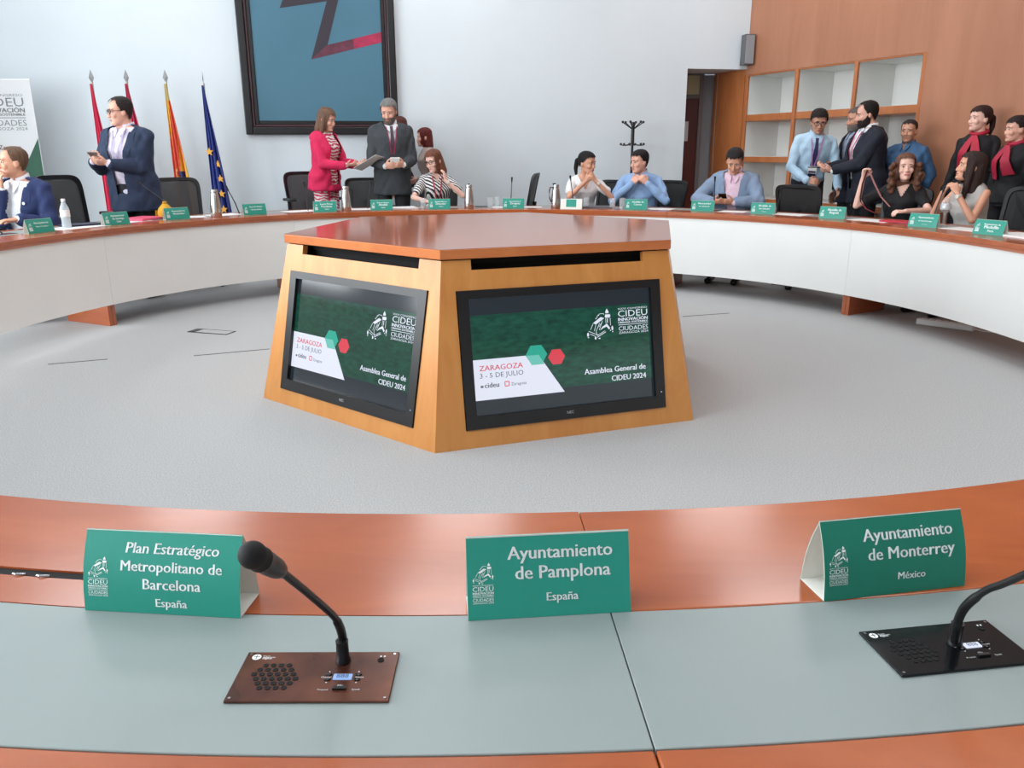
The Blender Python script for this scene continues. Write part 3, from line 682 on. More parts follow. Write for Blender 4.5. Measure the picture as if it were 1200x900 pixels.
# ------------------------------------------------------------------ microphones
M_PLATEB = mat('brown_reflection_plate', (66, 36, 28), .22, .4, color2=(112, 66, 48), vscale=16)  # brown reflection painted into the plate's mottled base colour
M_PLATEK = mat('black_plate', (16, 18, 21), .14, .2)
def mic_unit(loc, rz, label, plate, stem, head, near, pm=M_PLATEK, hr=.012, sr=.0055, lcd=(150, 185, 235)):
    """plate (length, depth); stem: list of world points; head: (p, q) world points of the capsule's axis"""
    T = empty('desk_microphone', loc, rz); tag(T, label, 'microphone', 'gooseneck desk microphones')
    inv = (Matrix.Translation(loc) @ Matrix.Rotation(rz, 4, 'Z')).inverted()
    L, D = plate; th = .003 if near else .002
    pl = MB().box((0, 0, th/2+.0003), (L, D, th)).build('plate', pm, T)
    if near: bevel(pl, .0008, 1)
    st = [inv @ Vector(p) for p in stem]; hd = [inv @ Vector(p) for p in head]
    # smooth the stem
    def cr_(P, k=6):
        out = []
        for i in range(len(P)-1):
            p0, p1, p2, p3 = P[max(i-1, 0)], P[i], P[i+1], P[min(i+2, len(P)-1)]
            for j in range(k):
                t = j/k; out.append(.5*((2*p1)+(p2-p0)*t+(2*p0-5*p1+4*p2-p3)*t*t+(3*p1-p0-3*p2+p3)*t**3))
        return out+[P[-1]]
    half = max(2, len(st)//2) if near else len(st)
    S_ = cr_(st) if near else st
    n = len(S_)
    MB().tube(S_, [sr*1.25 if i < n*.5 else sr for i in range(n)], 12 if near else 6).build('gooseneck', M_BLACK if near else mat('mic_stem_far', (42, 42, 44), .4), T, True)
    d = (hd[1]-hd[0]); l = d.length; q = d.normalized().to_track_quat('Z', 'Y').to_matrix()
    prof = [(sr*1.2, -.006), (hr*.62, -.002), (hr*.78, l*.10), (hr*.86, l*.35), (hr*.84, l*.5), (hr*.9, l*.52), (hr*.9, l*.56)]
    MB().lathe(prof, c=hd[0], n=20 if near else 8, R=q).build('capsule_body', mat('mic_grey', (40, 38, 40), .4) if near else M_BLACK, T, True)
    m = MB(); m.lathe([(hr*.95, l*.52)]+[(hr*math.cos(a), l*.72+hr*1.05*math.sin(a)*1.1) for a in [-.5+i*.23 for i in range(9)]], c=hd[0], n=20 if near else 8, R=q); m.build('windscreen', M_RUBBER, T, True)
    if not near: return T
    z = th+.0003; b0 = st[0]
    MB().lathe([(.0085, z), (.0085, .006), (.0072, .010), (.0068, .026), (.0072, .030)], c=(b0.x, b0.y, 0), n=18).build('collar', M_BLACK, T, True)
    k = L/.172
    hm = MB().lathe([(.0033*k, 0), (.0033*k, .0006), (.0024*k, .0003)], n=8).mesh('speaker_hole', True)
    for r_ in range(6):
        for c_ in range(6):
            if (r_ in (0, 5)) and c_ in (0, 5): continue
            x = -.046*k + (c_-2.5)*.0086*k + (r_ % 2)*.0043*k; y = -.002 + (2.5-r_)*.0078*k
            if abs(x+.046*k-.002*k)+abs(y+.002)*.5 > .029*k: continue
            link('speaker_hole', hm, M_DARK, pl, Matrix.Translation((x, y, z)))
    f = lambda x, y: Vector((x*k, y*k, z+.0004))
    lc = MB().box((.0305*k, -.004*k, z+.0008), (.020*k, .0085*k, .0016)).build('display', mat('lcd_%d_%d' % (lcd[0], lcd[2]), lcd, .25, emit=.95), pl)
    m = MB(); put_text(m, '888', .0305, -.0065, width=.013, fn=lambda x, y: Vector((x*k, y*k, z+.0018))); m.build('display_digits', mat('lcd_ink', (40, 60, 100), .4), lc)
    for x, y in ((.0145, .0005), (.0145, -.008), (.0465, .0005), (.0465, -.008)):
        MB().ell((x*k, y*k, z+.0005), (.0042*k, .0022*k, .0012), n=10, m=5).build('button', M_BLACKG, pl, True)
    MB().box((.031*k, -.0235*k, z+.0012), (.015*k, .0042*k, .0024)).build('speak_button', M_BLACK, pl)
    m = MB()
    put_text(m, 'Request', .0135, -.026, width=.0115, fn=f, bold=.02); put_text(m, 'Mic', .031, -.0195, width=.006, fn=f, bold=.02); put_text(m, 'Speak', .0485, -.026, width=.009, fn=f, bold=.02)
    put_text(m, 'Channel', .0125, -.0048, width=.0105, fn=f); put_text(m, 'Volume', .0487, -.0048, width=.0095, fn=f)
    for x in (.0145, .0465):
        poly(m, [(x-.001, .005), (x+.001, .005), (x, .0067)], f); poly(m, [(x-.001, -.0125), (x+.001, -.0125), (x, -.0142)], f)
    for dx in (0, .0042): poly(m, [(.0655+dx, .032), (.067+dx, .032), (.0672+dx, .0345), (.0652+dx, .0345)], f)
    poly(m, [(-.0735+.0052*math.cos(a*.5236), .0325+.0052*math.sin(a*.5236)) for a in range(12)], f)
    put_text(m, 'Sistema', -.0665, .0335, width=.008, fn=f, align='L'); put_text(m, 'conferencias', -.0665, .0312, width=.014, fn=f, align='L'); put_text(m, 'digital', -.0665, .0289, width=.0105, fn=f, align='L')
    m.build('panel_lettering', M_PRINT, pl)
    m = MB(); seg(m, (-.077, .033), (-.070, .033), .0008, lambda x, y: Vector((x*k, y*k, z+.0008))); seg(m, (-.0735, .0285), (-.0735, .0365), .0008, lambda x, y: Vector((x*k, y*k, z+.0008))); m.build('maker_mark', pm, pl)
    MB().lathe([(.0036*k, z), (.0036*k, z+.001), (.002*k, z+.0004)], c=(.067*k, .0265*k, 0), n=10).build('jack', M_DARK, pl, True)
    for sx in (-1, 1):
        for sy in (-1, 1): MB().lathe([(.0016, z), (.0016, z+.0006)], c=(sx*(L/2-.005), sy*(D/2-.005), 0), n=8).build('screw', M_CHROME, pl, True)
    return T
pc = (PZ(293, 766, TZ)+PZ(468, 767, TZ)+PZ(455, 826, TZ)+PZ(262, 824, TZ))/4; pc.z = TZ
b0 = PZ(402.5, 778, TZ)
mic_unit(pc, 0, 'near gooseneck microphone on a plate coloured with a brown reflection beside the Plan Estratégico card', (.172, .086), [b0, PY(402.5, 760, .787), PY(400.5, 742, .782), PY(395, 728, .772), PY(387, 718, .758), PY(356, 691, .705), PY(327, 668, .660)], (PY(327, 668, .660), PY(283, 643, .605)), True, M_PLATEB, hr=.0122, sr=.0040)
a, b, c_, d_ = PZ(1007, 743, TZ), PZ(1155, 729, TZ), PZ(1215, 777, TZ), PZ(1058, 796, TZ)
pc = (a+b+c_+d_)/4; b0 = PZ(1118, 757, TZ)
mic_unit(pc, math.atan2(b.y-a.y, b.x-a.x), 'near gooseneck microphone on a glossy black plate at the right edge', (.166, .085), [b0, PY(1121, 738, .80), PY(1124, 724, .797), PY(1133, 709, .785), PY(1155, 692, .765), PY(1176, 684, .745), PY(1205, 671, .72), PY(1240, 652, .685)], (PY(1240, 652, .685), PY(1282, 632, .63)), True, M_PLATEK, hr=.0122, sr=.0040, lcd=(225, 232, 250))
FM = [((160, 212), -47.5, 'far gooseneck microphone leaning in front of the navy-suited person'), ((264, 217), -39.2, 'far gooseneck microphone just right of the blue starred flag'),
      ((356, 212), -29.2, 'far gooseneck microphone to the left of the person in pink jacket'), ((435, 212), -20.4, 'far gooseneck microphone in front of the grey-suited person'),
      ((600, 207), 1.3, 'far gooseneck microphone beside the empty chair seen from its side'), ((668, 205), 10.9, 'far gooseneck microphone behind the white card'),
      ((838, 206), 32.0, 'far gooseneck microphone in front of the right arm of the grey-blue jacket'), ((916, 219), 41.3, 'far gooseneck microphone in front of the bookcase'),
      ((1108, 217), 64.0, 'far gooseneck microphone between the person holding up a strap and the person in grey top'), ((0, 251), -72.5, 'far gooseneck microphone at the left edge of the picture')]
for hp, az, lab in FM:
    p = ring(az, DW1+.10, TZ); q = PY(hp[0], hp[1], p.y)
    if az == -72.5: q = p+Vector((-.16, -.05, .13))
    mid = p.lerp(q, .45)+Vector((0, 0, .02))
    d = (q-mid).normalized()
    mic_unit(p, face_in(p), lab, (.17, .085), [p+Vector((0, 0, .002)), p.lerp(mid, .6)+Vector((0, 0, .012)), mid, q-d*.045], (q-d*.05, q), False, hr=.010, sr=.0045)

# ------------------------------------------------------------------ jugs, bottle, glasses, papers
def jug(az, off, label, rz):
    p = ring(az, off, TZ); T = empty('thermos_jug', p, rz); tag(T, label, 'thermos jug', 'steel thermos jugs on the far desks')
    MB().lathe([(.044, 0), (.047, .004), (.048, .05), (.045, .11), (.036, .18), (.030, .205)], n=24).build('body', M_STEEL, T, True)
    MB().lathe([(.030, .2045), (.033, .208), (.033, .222), (.030, .232), (.012, .236)], n=24).build('lid', M_STEEL, T, True)
    MB().tube([(.030, 0, .20), (.058, 0, .205), (.070, 0, .17), (.066, 0, .10), (.047, 0, .06)], .006, 8).build('handle', M_BLACK, T, True)
    MB().box((.02, 0, .238), (.03, .016, .01)).build('thumb_lever', M_BLACK, T)
    return T
jug(-43.7, .22, 'steel thermos jug in front of the empty mesh chair below the striped flag', 1.2)
jug(-24.2, .20, 'steel thermos jug in front of the person in pink jacket', .5)
jug(-5.2, .18, 'steel thermos jug to the right of the person in striped blouse', 1.5)
jug(8.4, .22, 'steel thermos jug beside the white card with green square', 3.4)
p = ring(-64.4, .33, TZ); T = empty('water_bottle', p); tag(T, 'clear plastic water bottle with white label at the left', 'bottle')
MB().lathe([(.030, 0), (.033, .006), (.031, .05), (.033, .09), (.033, .13), (.031, .15), (.014, .19), (.013, .20)], n=20).build('body', mat('bottle_plastic', (205, 215, 220), .12, alpha=.55), T, True)
MB().lathe([(.0338, .085), (.0338, .135)], n=20).build('paper_label', M_PAPER, T, True); MB().lathe([(.015, .198), (.015, .215), (.012, .217)], n=14).build('cap', M_PAPER, T, True)
M_TUMB = mat('tumbler_glass', (226, 232, 235), .05, alpha=.2)
def tumbler(az, off, label, h_=.10, r=.032, up=0):
    p = ring(az, off, TZ+up); T = empty('drinking_glass', p); tag(T, label, 'glass', 'drinking glasses on the far desks')
    MB().lathe([(r*.82, 0), (r*.86, .004), (r, h_), (r-.003, h_), (r*.8, .012)], n=18).build('bowl', M_TUMB, T, True)
    MB().lathe([(r*.8, .001), (r*.82, .012)], n=18).build('thick_base', mat('glass_base', (190, 198, 202), .08), T, True)
GG = [(-1.9, .36, 'left of the two tumblers beside the black phone'), (-.8, .42, 'right of the two tumblers beside the black phone'), (17.0, .30, 'left of the two tumblers by the person in light blue shirt'), (18.4, .33, 'right of the two tumblers by the person in light blue shirt'), (-12.2, .30, 'tumbler in front of the bare forearm of the person in striped blouse'), (-25.6, .32, 'tumbler beside the jug before the person in pink jacket'), (12.9, .32, 'tumbler in front of the person in white shirt')]
for a_, o_, l_ in GG: tumbler(a_, o_, l_)
# stemmed glass carafe by the person holding up a strap
p = ring(66.4, .34, TZ); T = empty('glass_decanter', p); tag(T, 'round clear glass decanter standing behind the card of the person holding up a strap', 'decanter')
MB().lathe([(.030, 0), (.030, .008), (.010, .03), (.010, .10), (.03, .115), (.043, .15), (.036, .185), (.02, .20), (.022, .215)], n=20).build('body', M_TUMB, T, True)
MB().lathe([(.036, .13), (.038, .15), (.03, .175)], n=16).build('facets', mat('crystal', (200, 205, 205), .1, .3), T, True)
def paper(az, off, wd, dp, rot, label, mt=None, name='paper_sheet', th=.002, cat='paper', z=0, group='papers on the far desks'):
    p = ring(az, off, TZ+.0005+z); o = MB().box((0, 0, th/2), (wd, dp, th)).build(name, mt or M_PAPER); o.location = p; o.rotation_euler = (0, 0, face_in(p)+rad(rot))
    return tag(o, label, cat, group)
paper(-55.0, .38, .30, .21, 14, 'white sheet under the pink folder')
paper(-52.6, .44, .30, .22, 25, 'pink cardboard folder on the desk beside the navy-suited person', mat('pink_folder', (232, 92, 122), .5), 'folder', .018, 'folder', .003, None)
paper(-63.2, .30, .42, .21, 5, 'white sheet beneath the water bottle')
paper(-61.5, .40, .28, .18, -8, 'dark blue document wallet beside the water bottle', mat('navy_wallet', (30, 36, 60), .5), 'document_wallet', .012, 'wallet', .003, None)
paper(-41.5, .38, .30, .21, 10, 'white sheet behind the jug under the blue flag'); paper(-46.5, .36, .25, .18, -15, 'white sheet in front of the empty mesh chair')
paper(-30.6, .36, .30, .21, 8, 'white sheet left of the card before the person in pink'); paper(-21.5, .33, .30, .21, 0, 'white sheet left of the card before the grey-suited person')
paper(-15.8, .33, .34, .21, 4, 'open white notebook in front of the grey-suited person', M_PAPER, 'notebook', .012, 'notebook')
paper(.2, .34, .24, .18, 12, 'white sheet beside the two tumblers'); paper(4.6, .33, .20, .15, 0, 'white sheet below the empty chair seen from its side')
paper(14.4, .36, .33, .22, 6, 'open notebook under the forearms of the person in white shirt', mat('grey_notebook', (90, 92, 98), .6), 'notebook', .014, 'notebook', 0, None)
paper(24.3, .33, .24, .18, 0, 'white sheet in front of the person in light blue shirt'); paper(43.6, .36, .34, .21, -6, 'white sheet below the bookcase'); paper(56.2, .34, .36, .21, -4, 'white sheet by the red booklet')
paper(59.6, .36, .24, .15, 4, 'red booklet on the desk under the raised hand', mat('red_booklet', (188, 34, 58), .5), 'booklet', .012, 'booklet', .003, None)
paper(69.5, .36, .30, .21, 0, 'white sheet in front of the person in grey top'); paper(78.0, .36, .40, .25, 0, 'white sheets at the right picture edge', M_PAPER, 'paper_sheet', .010); paper(35.2, .34, .24, .18, 5, 'white sheet under the phone of the grey-jacket person')
paper(-3.2, .42, .14, .07, 12, 'black phone lying beside two tumblers', M_BLACKG, 'phone', .008, 'phone', 0, None)
p = ring(-49.6, .40, TZ); T = empty('yellow_pouch', p, .4); tag(T, 'mustard yellow rounded pouch beside the pink folder', 'pouch')
MB().lathe([(.030, 0), (.058, .012), (.066, .05), (.056, .085), (.030, .115), (.014, .13), (.018, .145)], n=20).build('bag', mat('mustard_cloth', (206, 152, 28), .7, bump=.3, bscale=30), T, True)
MB().lathe([(.017, .126), (.019, .131), (.017, .136)], n=14).build('drawstring', mat('mustard_cord', (170, 120, 20), .7), T, True)
# ------------------------------------------------------------------ office chairs
M_MESHB = mat('chair_mesh', (72, 72, 73), .7, alpha=.82)
def office_chair(loc, rz, label, solid=False, arms=True, arm_z=.675, top=1.05, group='black office chairs'):
    """faces local -y; seat at 0.46"""
    T = empty('office_chair', loc, rz); tag(T, label, 'chair', group)
    sz = .45
    # seat cushion
    m = MB(); m.rings([[(.235*kx*math.copysign(abs(math.cos(t))**.5, math.cos(t)), -.02+.235*kx*math.copysign(abs(math.sin(t))**.5, math.sin(t)), z) for t in [2*math.pi*i/24 for i in range(24)]] for kx, z in ((.90, sz-.06), (1, sz-.04), (1, sz-.015), (.93, sz))]); m.build('seat', M_RUBBER, T, True)
    # backrest: rounded trapezoid frame, tilted backwards
    zb = .56; H = top-zb
    def bp(x, v, o=0.0): return Vector((x, .215+.10*v+.03*math.sin(v*math.pi)*0 - o + .05*(x/.24)**2*-1*.6, zb+H*v))
    def outline(s):
        pts = []
        for i in range(40):
            t = 2*math.pi*i/40; cx = math.copysign(abs(math.cos(t))**.35, math.cos(t)); cy = math.copysign(abs(math.sin(t))**.35, math.sin(t))
            v = .5+.5*cy*s[1]; x = cx*(.205+.035*v)*s[0]; pts.append((x, v))
        return pts
    oo, ii = outline((1, 1)), outline((.86, .88))
    m = MB(); rr = []
    for (a, b), (c, d) in zip(oo, ii): rr.append([bp(a, b, .014), bp(c, d, .014), bp(c, d, -.014), bp(a, b, -.014)])
    rr.append(rr[0]); m.rings(rr, cap=False); m.build('back_frame', M_BLACK, T, True, 50)
    m = MB(); g1 = [bp(c, d, .003) for c, d in ii]; g2 = [bp(c, d, -.003) for c, d in ii]; m.rings([g1, g2]); m.build('back_mesh', mat('chair_fabric', (22, 22, 23), .5) if solid else M_MESHB, T)
    m = MB(); m.tube([(0, .10, sz-.05), (0, .24, sz-.05), (0, .26, .52), (0, .275, .75)], .022, 8); m.build('back_strut', M_BLACK, T, True)
    if arms:
        for s in (-1, 1):
            ar = MB().tube([(s*.23, .02, sz-.04), (s*.275, .02, sz-.02), (s*.28, .02, arm_z-.015)], .016, 8).build('arm_post', M_BLACK, T, True)
            bevel(MB().box((s*.28, -.01, arm_z), (.075, .25, .03)).build('armrest', M_BLACK, T), .012, 2)
    MB().tube([(0, 0, .08), (0, 0, sz-.055)], .025, 12).build('column', M_CHROME, T, True)
    for i in range(5):
        a = 2*math.pi*i/5+.3; d = Vector((math.cos(a), math.sin(a), 0))
        lg = MB().tube([d*.02+Vector((0, 0, .105)), d*.16+Vector((0, 0, .09)), d*.29+Vector((0, 0, .068))], [.022, .018, .013], 8).build('base_leg', M_BLACK, T, True)
        m = MB(); m.lathe([(.028, -.022), (.028, .022)], n=12, R=Matrix.Rotation(math.pi/2, 3, 'X') @ Matrix.Identity(3)); me = m.mesh('caster', True, 40); link('caster', me, M_BLACK, lg, Matrix.Translation(d*.29+Vector((0, 0, .029))) @ Matrix.Rotation(a, 4, 'Z'))
    return T
def at_az(px, r):     # point at floor level on the line of sight of pixel column px, r metres from the ring's centre
    lo, hi = 5.0, 11.0
    for _ in range(50):
        Y = (lo+hi)/2; p = PY(px, 177, Y)
        if math.hypot(p.x-DCX, p.y-DCY) < r: lo = Y
        else: hi = Y
    return Vector((p.x, p.y, 0))
def fc(p, extra=0): return face_in(p)+rad(extra)
CHR = {}
def chair_at(key, px, r, label, extra=0, **kw):
    p = at_az(px, r); CHR[key] = office_chair(p, fc(p, extra), label, **kw); return p
chair_at('a', 88, 4.50, 'empty mesh office chair left of the standing navy-suited person', 12, top=1.10, arm_z=.76)
chair_at('b', 214, 4.62, 'empty mesh office chair below the striped flag', 0, top=1.05)
chair_at('c', 364, 4.98, 'dark mesh office chair half hidden behind the person in pink jacket', 10, top=1.08, arm_z=.79)
chair_at('d', 433, 5.05, 'dark mesh office chair half hidden behind the grey-suited person', 10, top=1.0)
chair_at('e', 598, 4.66, 'empty office chair turned sideways near the middle of the far desk', -98, top=1.06, solid=True)
chair_at('f', 516, 4.72, 'office chair of the person in striped blouse', 5, top=1.0, solid=True)
chair_at('g', 700, 4.66, 'office chair of the person in white shirt', -38, top=.98, solid=True)
chair_at('h', 770, 4.66, 'office chair of the person in light blue shirt', -25, top=.98, solid=True)
chair_at('i', 863, 4.76, 'office chair of the person in grey-blue jacket', 0, top=.95, solid=True)
chair_at('j', 957, 4.42, 'dark office chair with its back turned, in front of the person with tie', 175, top=.985, solid=True, arms=False)
chair_at('k', 1055, 4.72, 'office chair of the person holding up a strap', 0, top=.95, solid=True)
chair_at('l', 1186, 4.55, 'black office chair behind the person in grey sleeveless top', -10, top=1.0, solid=True)
chair_at('m', 18, 4.5, 'office chair of the seated person in navy suit', -8, top=.96, solid=True)
# ------------------------------------------------------------------ people
def remesh(mb, voxel, smooth=2, name='m'):
    me = mb.mesh('tmp'); o = bpy.data.objects.new('tmp', me); COL.objects.link(o)
    r = o.modifiers.new('r', 'REMESH'); r.mode = 'VOXEL'; r.voxel_size = voxel; r.use_smooth_shade = True
    if smooth:
        s = o.modifiers.new('s', 'SMOOTH'); s.factor = .5; s.iterations = smooth
    dg = bpy.context.evaluated_depsgraph_get()
    out = bpy.data.meshes.new_from_object(o.evaluated_get(dg)); out.name = name
    bpy.data.objects.remove(o); bpy.data.meshes.remove(me)
    out.shade_smooth()
    return out
import numpy as np
def wrinkle(me, amp=.006):
    n = len(me.vertices); co = np.empty(n*3, 'f'); me.vertices.foreach_get('co', co); co = co.reshape(-1, 3)
    nr = np.empty(n*3, 'f'); me.vertex_normals.foreach_get('vector', nr); nr = nr.reshape(-1, 3)
    x, y, z = co[:, 0], co[:, 1], co[:, 2]
    a = np.sin(21*x+9*z+2.5*np.sin(13*z+5*y))*np.sin(17*z+6*x+2*np.sin(15*y)) + .6*np.sin(38*z-24*x+3*np.sin(19*x+7*y)) + .35*np.sin(55*y+33*z+2*np.sin(31*x))
    co = co + nr*(amp*.55*a)[:, None]
    me.vertices.foreach_set('co', co.ravel().astype('f')); me.update(); return me
def cut_faces(me, test):
    bm = bmesh.new(); bm.from_mesh(me)
    kill = [f for f in bm.faces if test(f.calc_center_median())]
    bmesh.ops.delete(bm, geom=kill, context='FACES'); bm.to_mesh(me); bm.free(); return me
def limb(mb, p0, r0, p1, r1, n=12, flat=None):
    p0, p1 = Vector(p0), Vector(p1); d = p1-p0; L = d.length
    if L < 1e-6: return
    q = d.normalized().to_track_quat('Z', 'Y').to_matrix()
    prof = []
    for i in range(4): a = -math.pi/2+(i+.25)*math.pi/8; prof.append((r0*math.cos(a), r0*math.sin(a)))
    prof += [(r0*.75+r1*.25, L*.25), (r0*.5+r1*.5, L*.5), (r0*.25+r1*.75, L*.75)]
    for i in range(4): a = (i+.75)*math.pi/8; prof.append((r1*math.cos(a), L+r1*math.sin(a)))
    mb.lathe(prof, c=p0, n=n, R=q)
def interp(tab, x):
    if x <= tab[0][0]: return tab[0][1:]
    for a, b in zip(tab, tab[1:]):
        if x <= b[0]:
            k = (x-a[0])/(b[0]-a[0]); return tuple(u+(v-u)*k for u, v in zip(a[1:], b[1:]))
    return tab[-1][1:]
TORSO = {'m': [(-.10, .09, .075, 0), (-.05, .155, .115, -.005), (.03, .165, .118, -.005), (.12, .152, .110, .0), (.20, .155, .112, .0), (.30, .172, .120, .004), (.38, .185, .118, .0), (.44, .172, .098, -.006), (.48, .130, .080, -.012), (.515, .075, .062, -.014), (.55, .056, .056, -.01)],
         'f': [(-.10, .09, .075, 0), (-.05, .155, .115, -.01), (.02, .162, .115, -.008), (.12, .128, .096, .0), (.18, .124, .096, .002), (.27, .140, .116, .016), (.33, .148, .122, .018), (.38, .152, .105, .006), (.43, .140, .085, -.004), (.47, .105, .07, -.01), (.505, .06, .054, -.012), (.55, .047, .048, -.008)]}
HEADT = [(-.116, .022, .076, .028), (-.104, .040, .087, .0), (-.084, .052, .090, -.035), (-.058, .059, .089, -.06), (-.030, .066, .087, -.078), (0, .071, .084, -.092), (.028, .075, .090, -.099), (.058, .074, .086, -.099), (.084, .064, .070, -.087), (.104, .044, .042, -.062), (.116, .016, .006, -.03)]
def head_loft(mb, fn, infl=0.0, z0=-1, z1=1, n=28, jaw=1.0):
    rr = []
    zs = [t[0] for t in HEADT]
    for (z, w_, f, b) in HEADT:
        if z < z0 or z > z1: continue
        zz = z*(1+infl/.116); c = (f+b)/2; r = (f-b)/2+infl; ww = w_*(jaw if z < -.05 else 1)+infl
        rr.append([fn(Vector((ww*math.copysign(abs(math.sin(t))**.88, math.sin(t)), -(c+r*math.copysign(abs(math.cos(t))**.92, math.cos(t))), zz))) for t in [2*math.pi*i/n for i in range(n)]])
    mb.rings(rr)
def ik(S, T, a, b, hint):
    d = T-S; L = d.length
    if L > (a+b)*.995: T = S+d.normalized()*(a+b)*.995; d = T-S; L = d.length
    x = (a*a-b*b+L*L)/(2*L); h_ = math.sqrt(max(0, a*a-x*x)); u = d.normalized()
    p = hint-u*hint.dot(u); p.normalize()
    return S+u*x+p*h_, T
SKIN = {'light': (222, 168, 146), 'fair': (232, 186, 168), 'tan': (212, 156, 128), 'olive': (204, 148, 120), 'brown': (188, 136, 112)}
def cloth(name, c, rough=.8, **k): return mat('cloth_'+name, c, rough, var=k.pop('var', .10), vscale=k.pop('vscale', 9), bump=k.pop('bump', 1.0), bscale=k.pop('bscale', 11), **k)

def person(label, at, face, sex='m', seated=False, lean=0, side=0, head=(0, 0, 0), arms=None, skin='light', fat=1.0, topw=None, jacket=None, bottom=None, hair=None,
           beard=None, glasses=False, tie=None, lanyard=None, badge=False, scarf=None, sleeve='long', neck_open=.0, open_w=.018, vbtn=.14, skirt=None, cat='person', watch=None, wristband=None, stance=0, legs=True, pelvis_z=None):
    hp_ = PY(*at); top = hp_.z; face -= math.degrees(math.atan2(hp_.x, hp_.y))      # at: picture column, row of the crown, distance
    s = top/1.75 if not seated else (1.0 if sex == 'm' else .94)
    R0 = Matrix.Rotation(rad(side), 3, 'Y') @ Matrix.Rotation(rad(lean), 3, 'X')      # leans towards -y
    U = R0 @ Vector((0, 0, 1)); X = R0 @ Vector((1, 0, 0)); F = R0 @ Vector((0, -1, 0))
    # head frame
    HM = Matrix.Rotation(rad(head[0]), 3, 'Z') @ Matrix.Rotation(rad(head[1]), 3, 'X') @ Matrix.Rotation(rad(head[2]), 3, 'Y')
    hs = .97 if sex == 'f' else 1.0
    if not seated: hs *= min(1.04, s)
    nb = .505 if sex == 'f' else .515
    def crown(pv): return pv + U*(nb*s) + U*(.030*s) + (HM @ Vector((0, 0, .088*hs))) + (HM @ Vector((0, -.015, .118*hs)))
    if seated:
        pz = top - crown(Vector((0, 0, 0))).z; pz = max(.44, min(.66, pz))
    else: pz = pelvis_z if pelvis_z else top - crown(Vector((0, 0, 0))).z
    PV = Vector((0, 0, pz))
    tab = [(u*s, a*s*(1+(fat-1)*(1 if u < .36 else .5)), b*s*(1+(fat-1)*(1.25 if u < .34 else .4)), c*s+(.02*(fat-1)*4 if .05 < u < .34 else 0)) for u, a, b, c in TORSO[sex]]
    def TP(x, u, f): return PV + X*x + U*u + F*f
    def front(x, u, infl):
        a, b, c = interp(tab, u); k = max(0, 1-(x/(a+infl))**2); return c + (b+infl)*math.sqrt(k)
    def torso(mb, infl, u0, u1, flare=0.0, hipmin=-9):
        us = [t[0] for t in tab if u0 < t[0] < u1]; us = [u0]+us+[u1]; rr = []
        for u in us:
            a, b, c = interp(tab, max(u, hipmin)); e = infl + (flare*max(0, (.10*s-u)) if flare else 0)
            rr.append([TP((a+e)*math.sin(t), u, c+(b+e)*math.cos(t)) for t in [2*math.pi*i/32 for i in range(32)]])
        mb.rings(rr)
    sh = (.170 if sex == 'm' else .143)*s*(1+(fat-1)*.3); su = (.418 if sex == 'm' else .410)*s
    def yoke(mb, sd, g):      # slope from neck to shoulder
        limb(mb, TP(sd*.03*s, (.470 if sex == 'm' else .455)*s, -.018*s), (.046 if sex == 'm' else .036)*s+g, TP(sd*sh*.98, su+.004*s, -.010), ru*.98+g)
    ua, fa = .285*s, .255*s
    ru, rm, rw_ = ((.050, .040, .027) if sex == 'm' else (.041, .033, .0225)); ru *= s*(1+(fat-1)*.5); rm *= s; rw_ *= s
    ARM = {}
    arms = arms or {}
    for sd in (-1, 1):
        S = TP(sd*sh, su, -.008)
        spec = arms.get(sd, None)
        if spec is None: spec = dict(t=(sd*.235*s, .05, S.z-.525*s), hint=(sd*.3, 1, 0))
        tx, tf, tz = spec['t']; Tt = Vector((tx, -tf, tz))
        hint = Vector(spec.get('hint', (sd*.5, .5, -1))); hint = Vector((hint.x, hint.y, hint.z))
        E_, W_ = ik(S, Tt, ua, fa, hint)
        D = spec.get('d'); D = Vector((D[0], -D[1], D[2])).normalized() if D else (W_-E_).normalized()
        Nn = spec.get('n'); Nn = Vector((Nn[0], -Nn[1], Nn[2])) if Nn else Vector((-sd, 0, 0))
        Nn = (Nn-D*Nn.dot(D)).normalized()
        ARM[sd] = (S, E_, W_, D, Nn, spec.get('curl', .35), spec)
    NB = TP(0, nb*s, -.012*s)
    HC = PV + U*(nb*s) + U*(.030*s) + HM @ Vector((0, 0, .088*hs)) + HM @ Vector((0, -.015, 0))
    hf = lambda v: HC + HM @ (v*hs)
    off = Matrix.Rotation(rad(face), 3, 'Z') @ HC; loc = (hp_.x-off.x, hp_.y-off.y)
    root = empty('person', (loc[0], loc[1], 0), rad(face)); tag(root, label, cat, 'people around the conference ring')
    sk = SKIN[skin]
    M_SK = mat('skin_'+skin, sk, .5, var=.06, vscale=20)
    # ---- body: one continuous skin surface
    mb = MB()
    torso(mb, -.012, -.09*s, .54*s)
    limb(mb, NB - U*.02, (.056 if sex == 'm' else .046)*s, HC + HM @ Vector((0, .018, -.055)), (.054 if sex == 'm' else .045)*s)
    fe = sex == 'f'
    head_loft(mb, hf, jaw=.90 if fe else 1.0)
    limb(mb, hf(Vector((0, -.086, .004))), (.007 if fe else .008)*hs, hf(Vector((0, -.103 if fe else -.108, -.036))), (.0105 if fe else .0125)*hs, 8)
    for sd in (-1, 1):
        mb.ell(hf(Vector((sd*.011, -.099, -.040))), (.009, .011, .008), n=8, m=6)
        mb.ell(hf(Vector((sd*.031, -.079 if fe else -.081, .021))), (.026, .011, .008) if fe else (.026, .012, .009), R=HM, n=10, m=6)
        mb.ell(hf(Vector((sd*.037, -.064, -.030))), (.024, .026, .026), R=HM, n=10, m=6)
        mb.ell(hf(Vector((sd*.074, .008, -.008))), (.010, .019, .032), R=HM, n=10, m=8)
    mb.ell(hf(Vector((0, -.084, -.098))), (.020, .014, .014), R=HM, n=10, m=6)
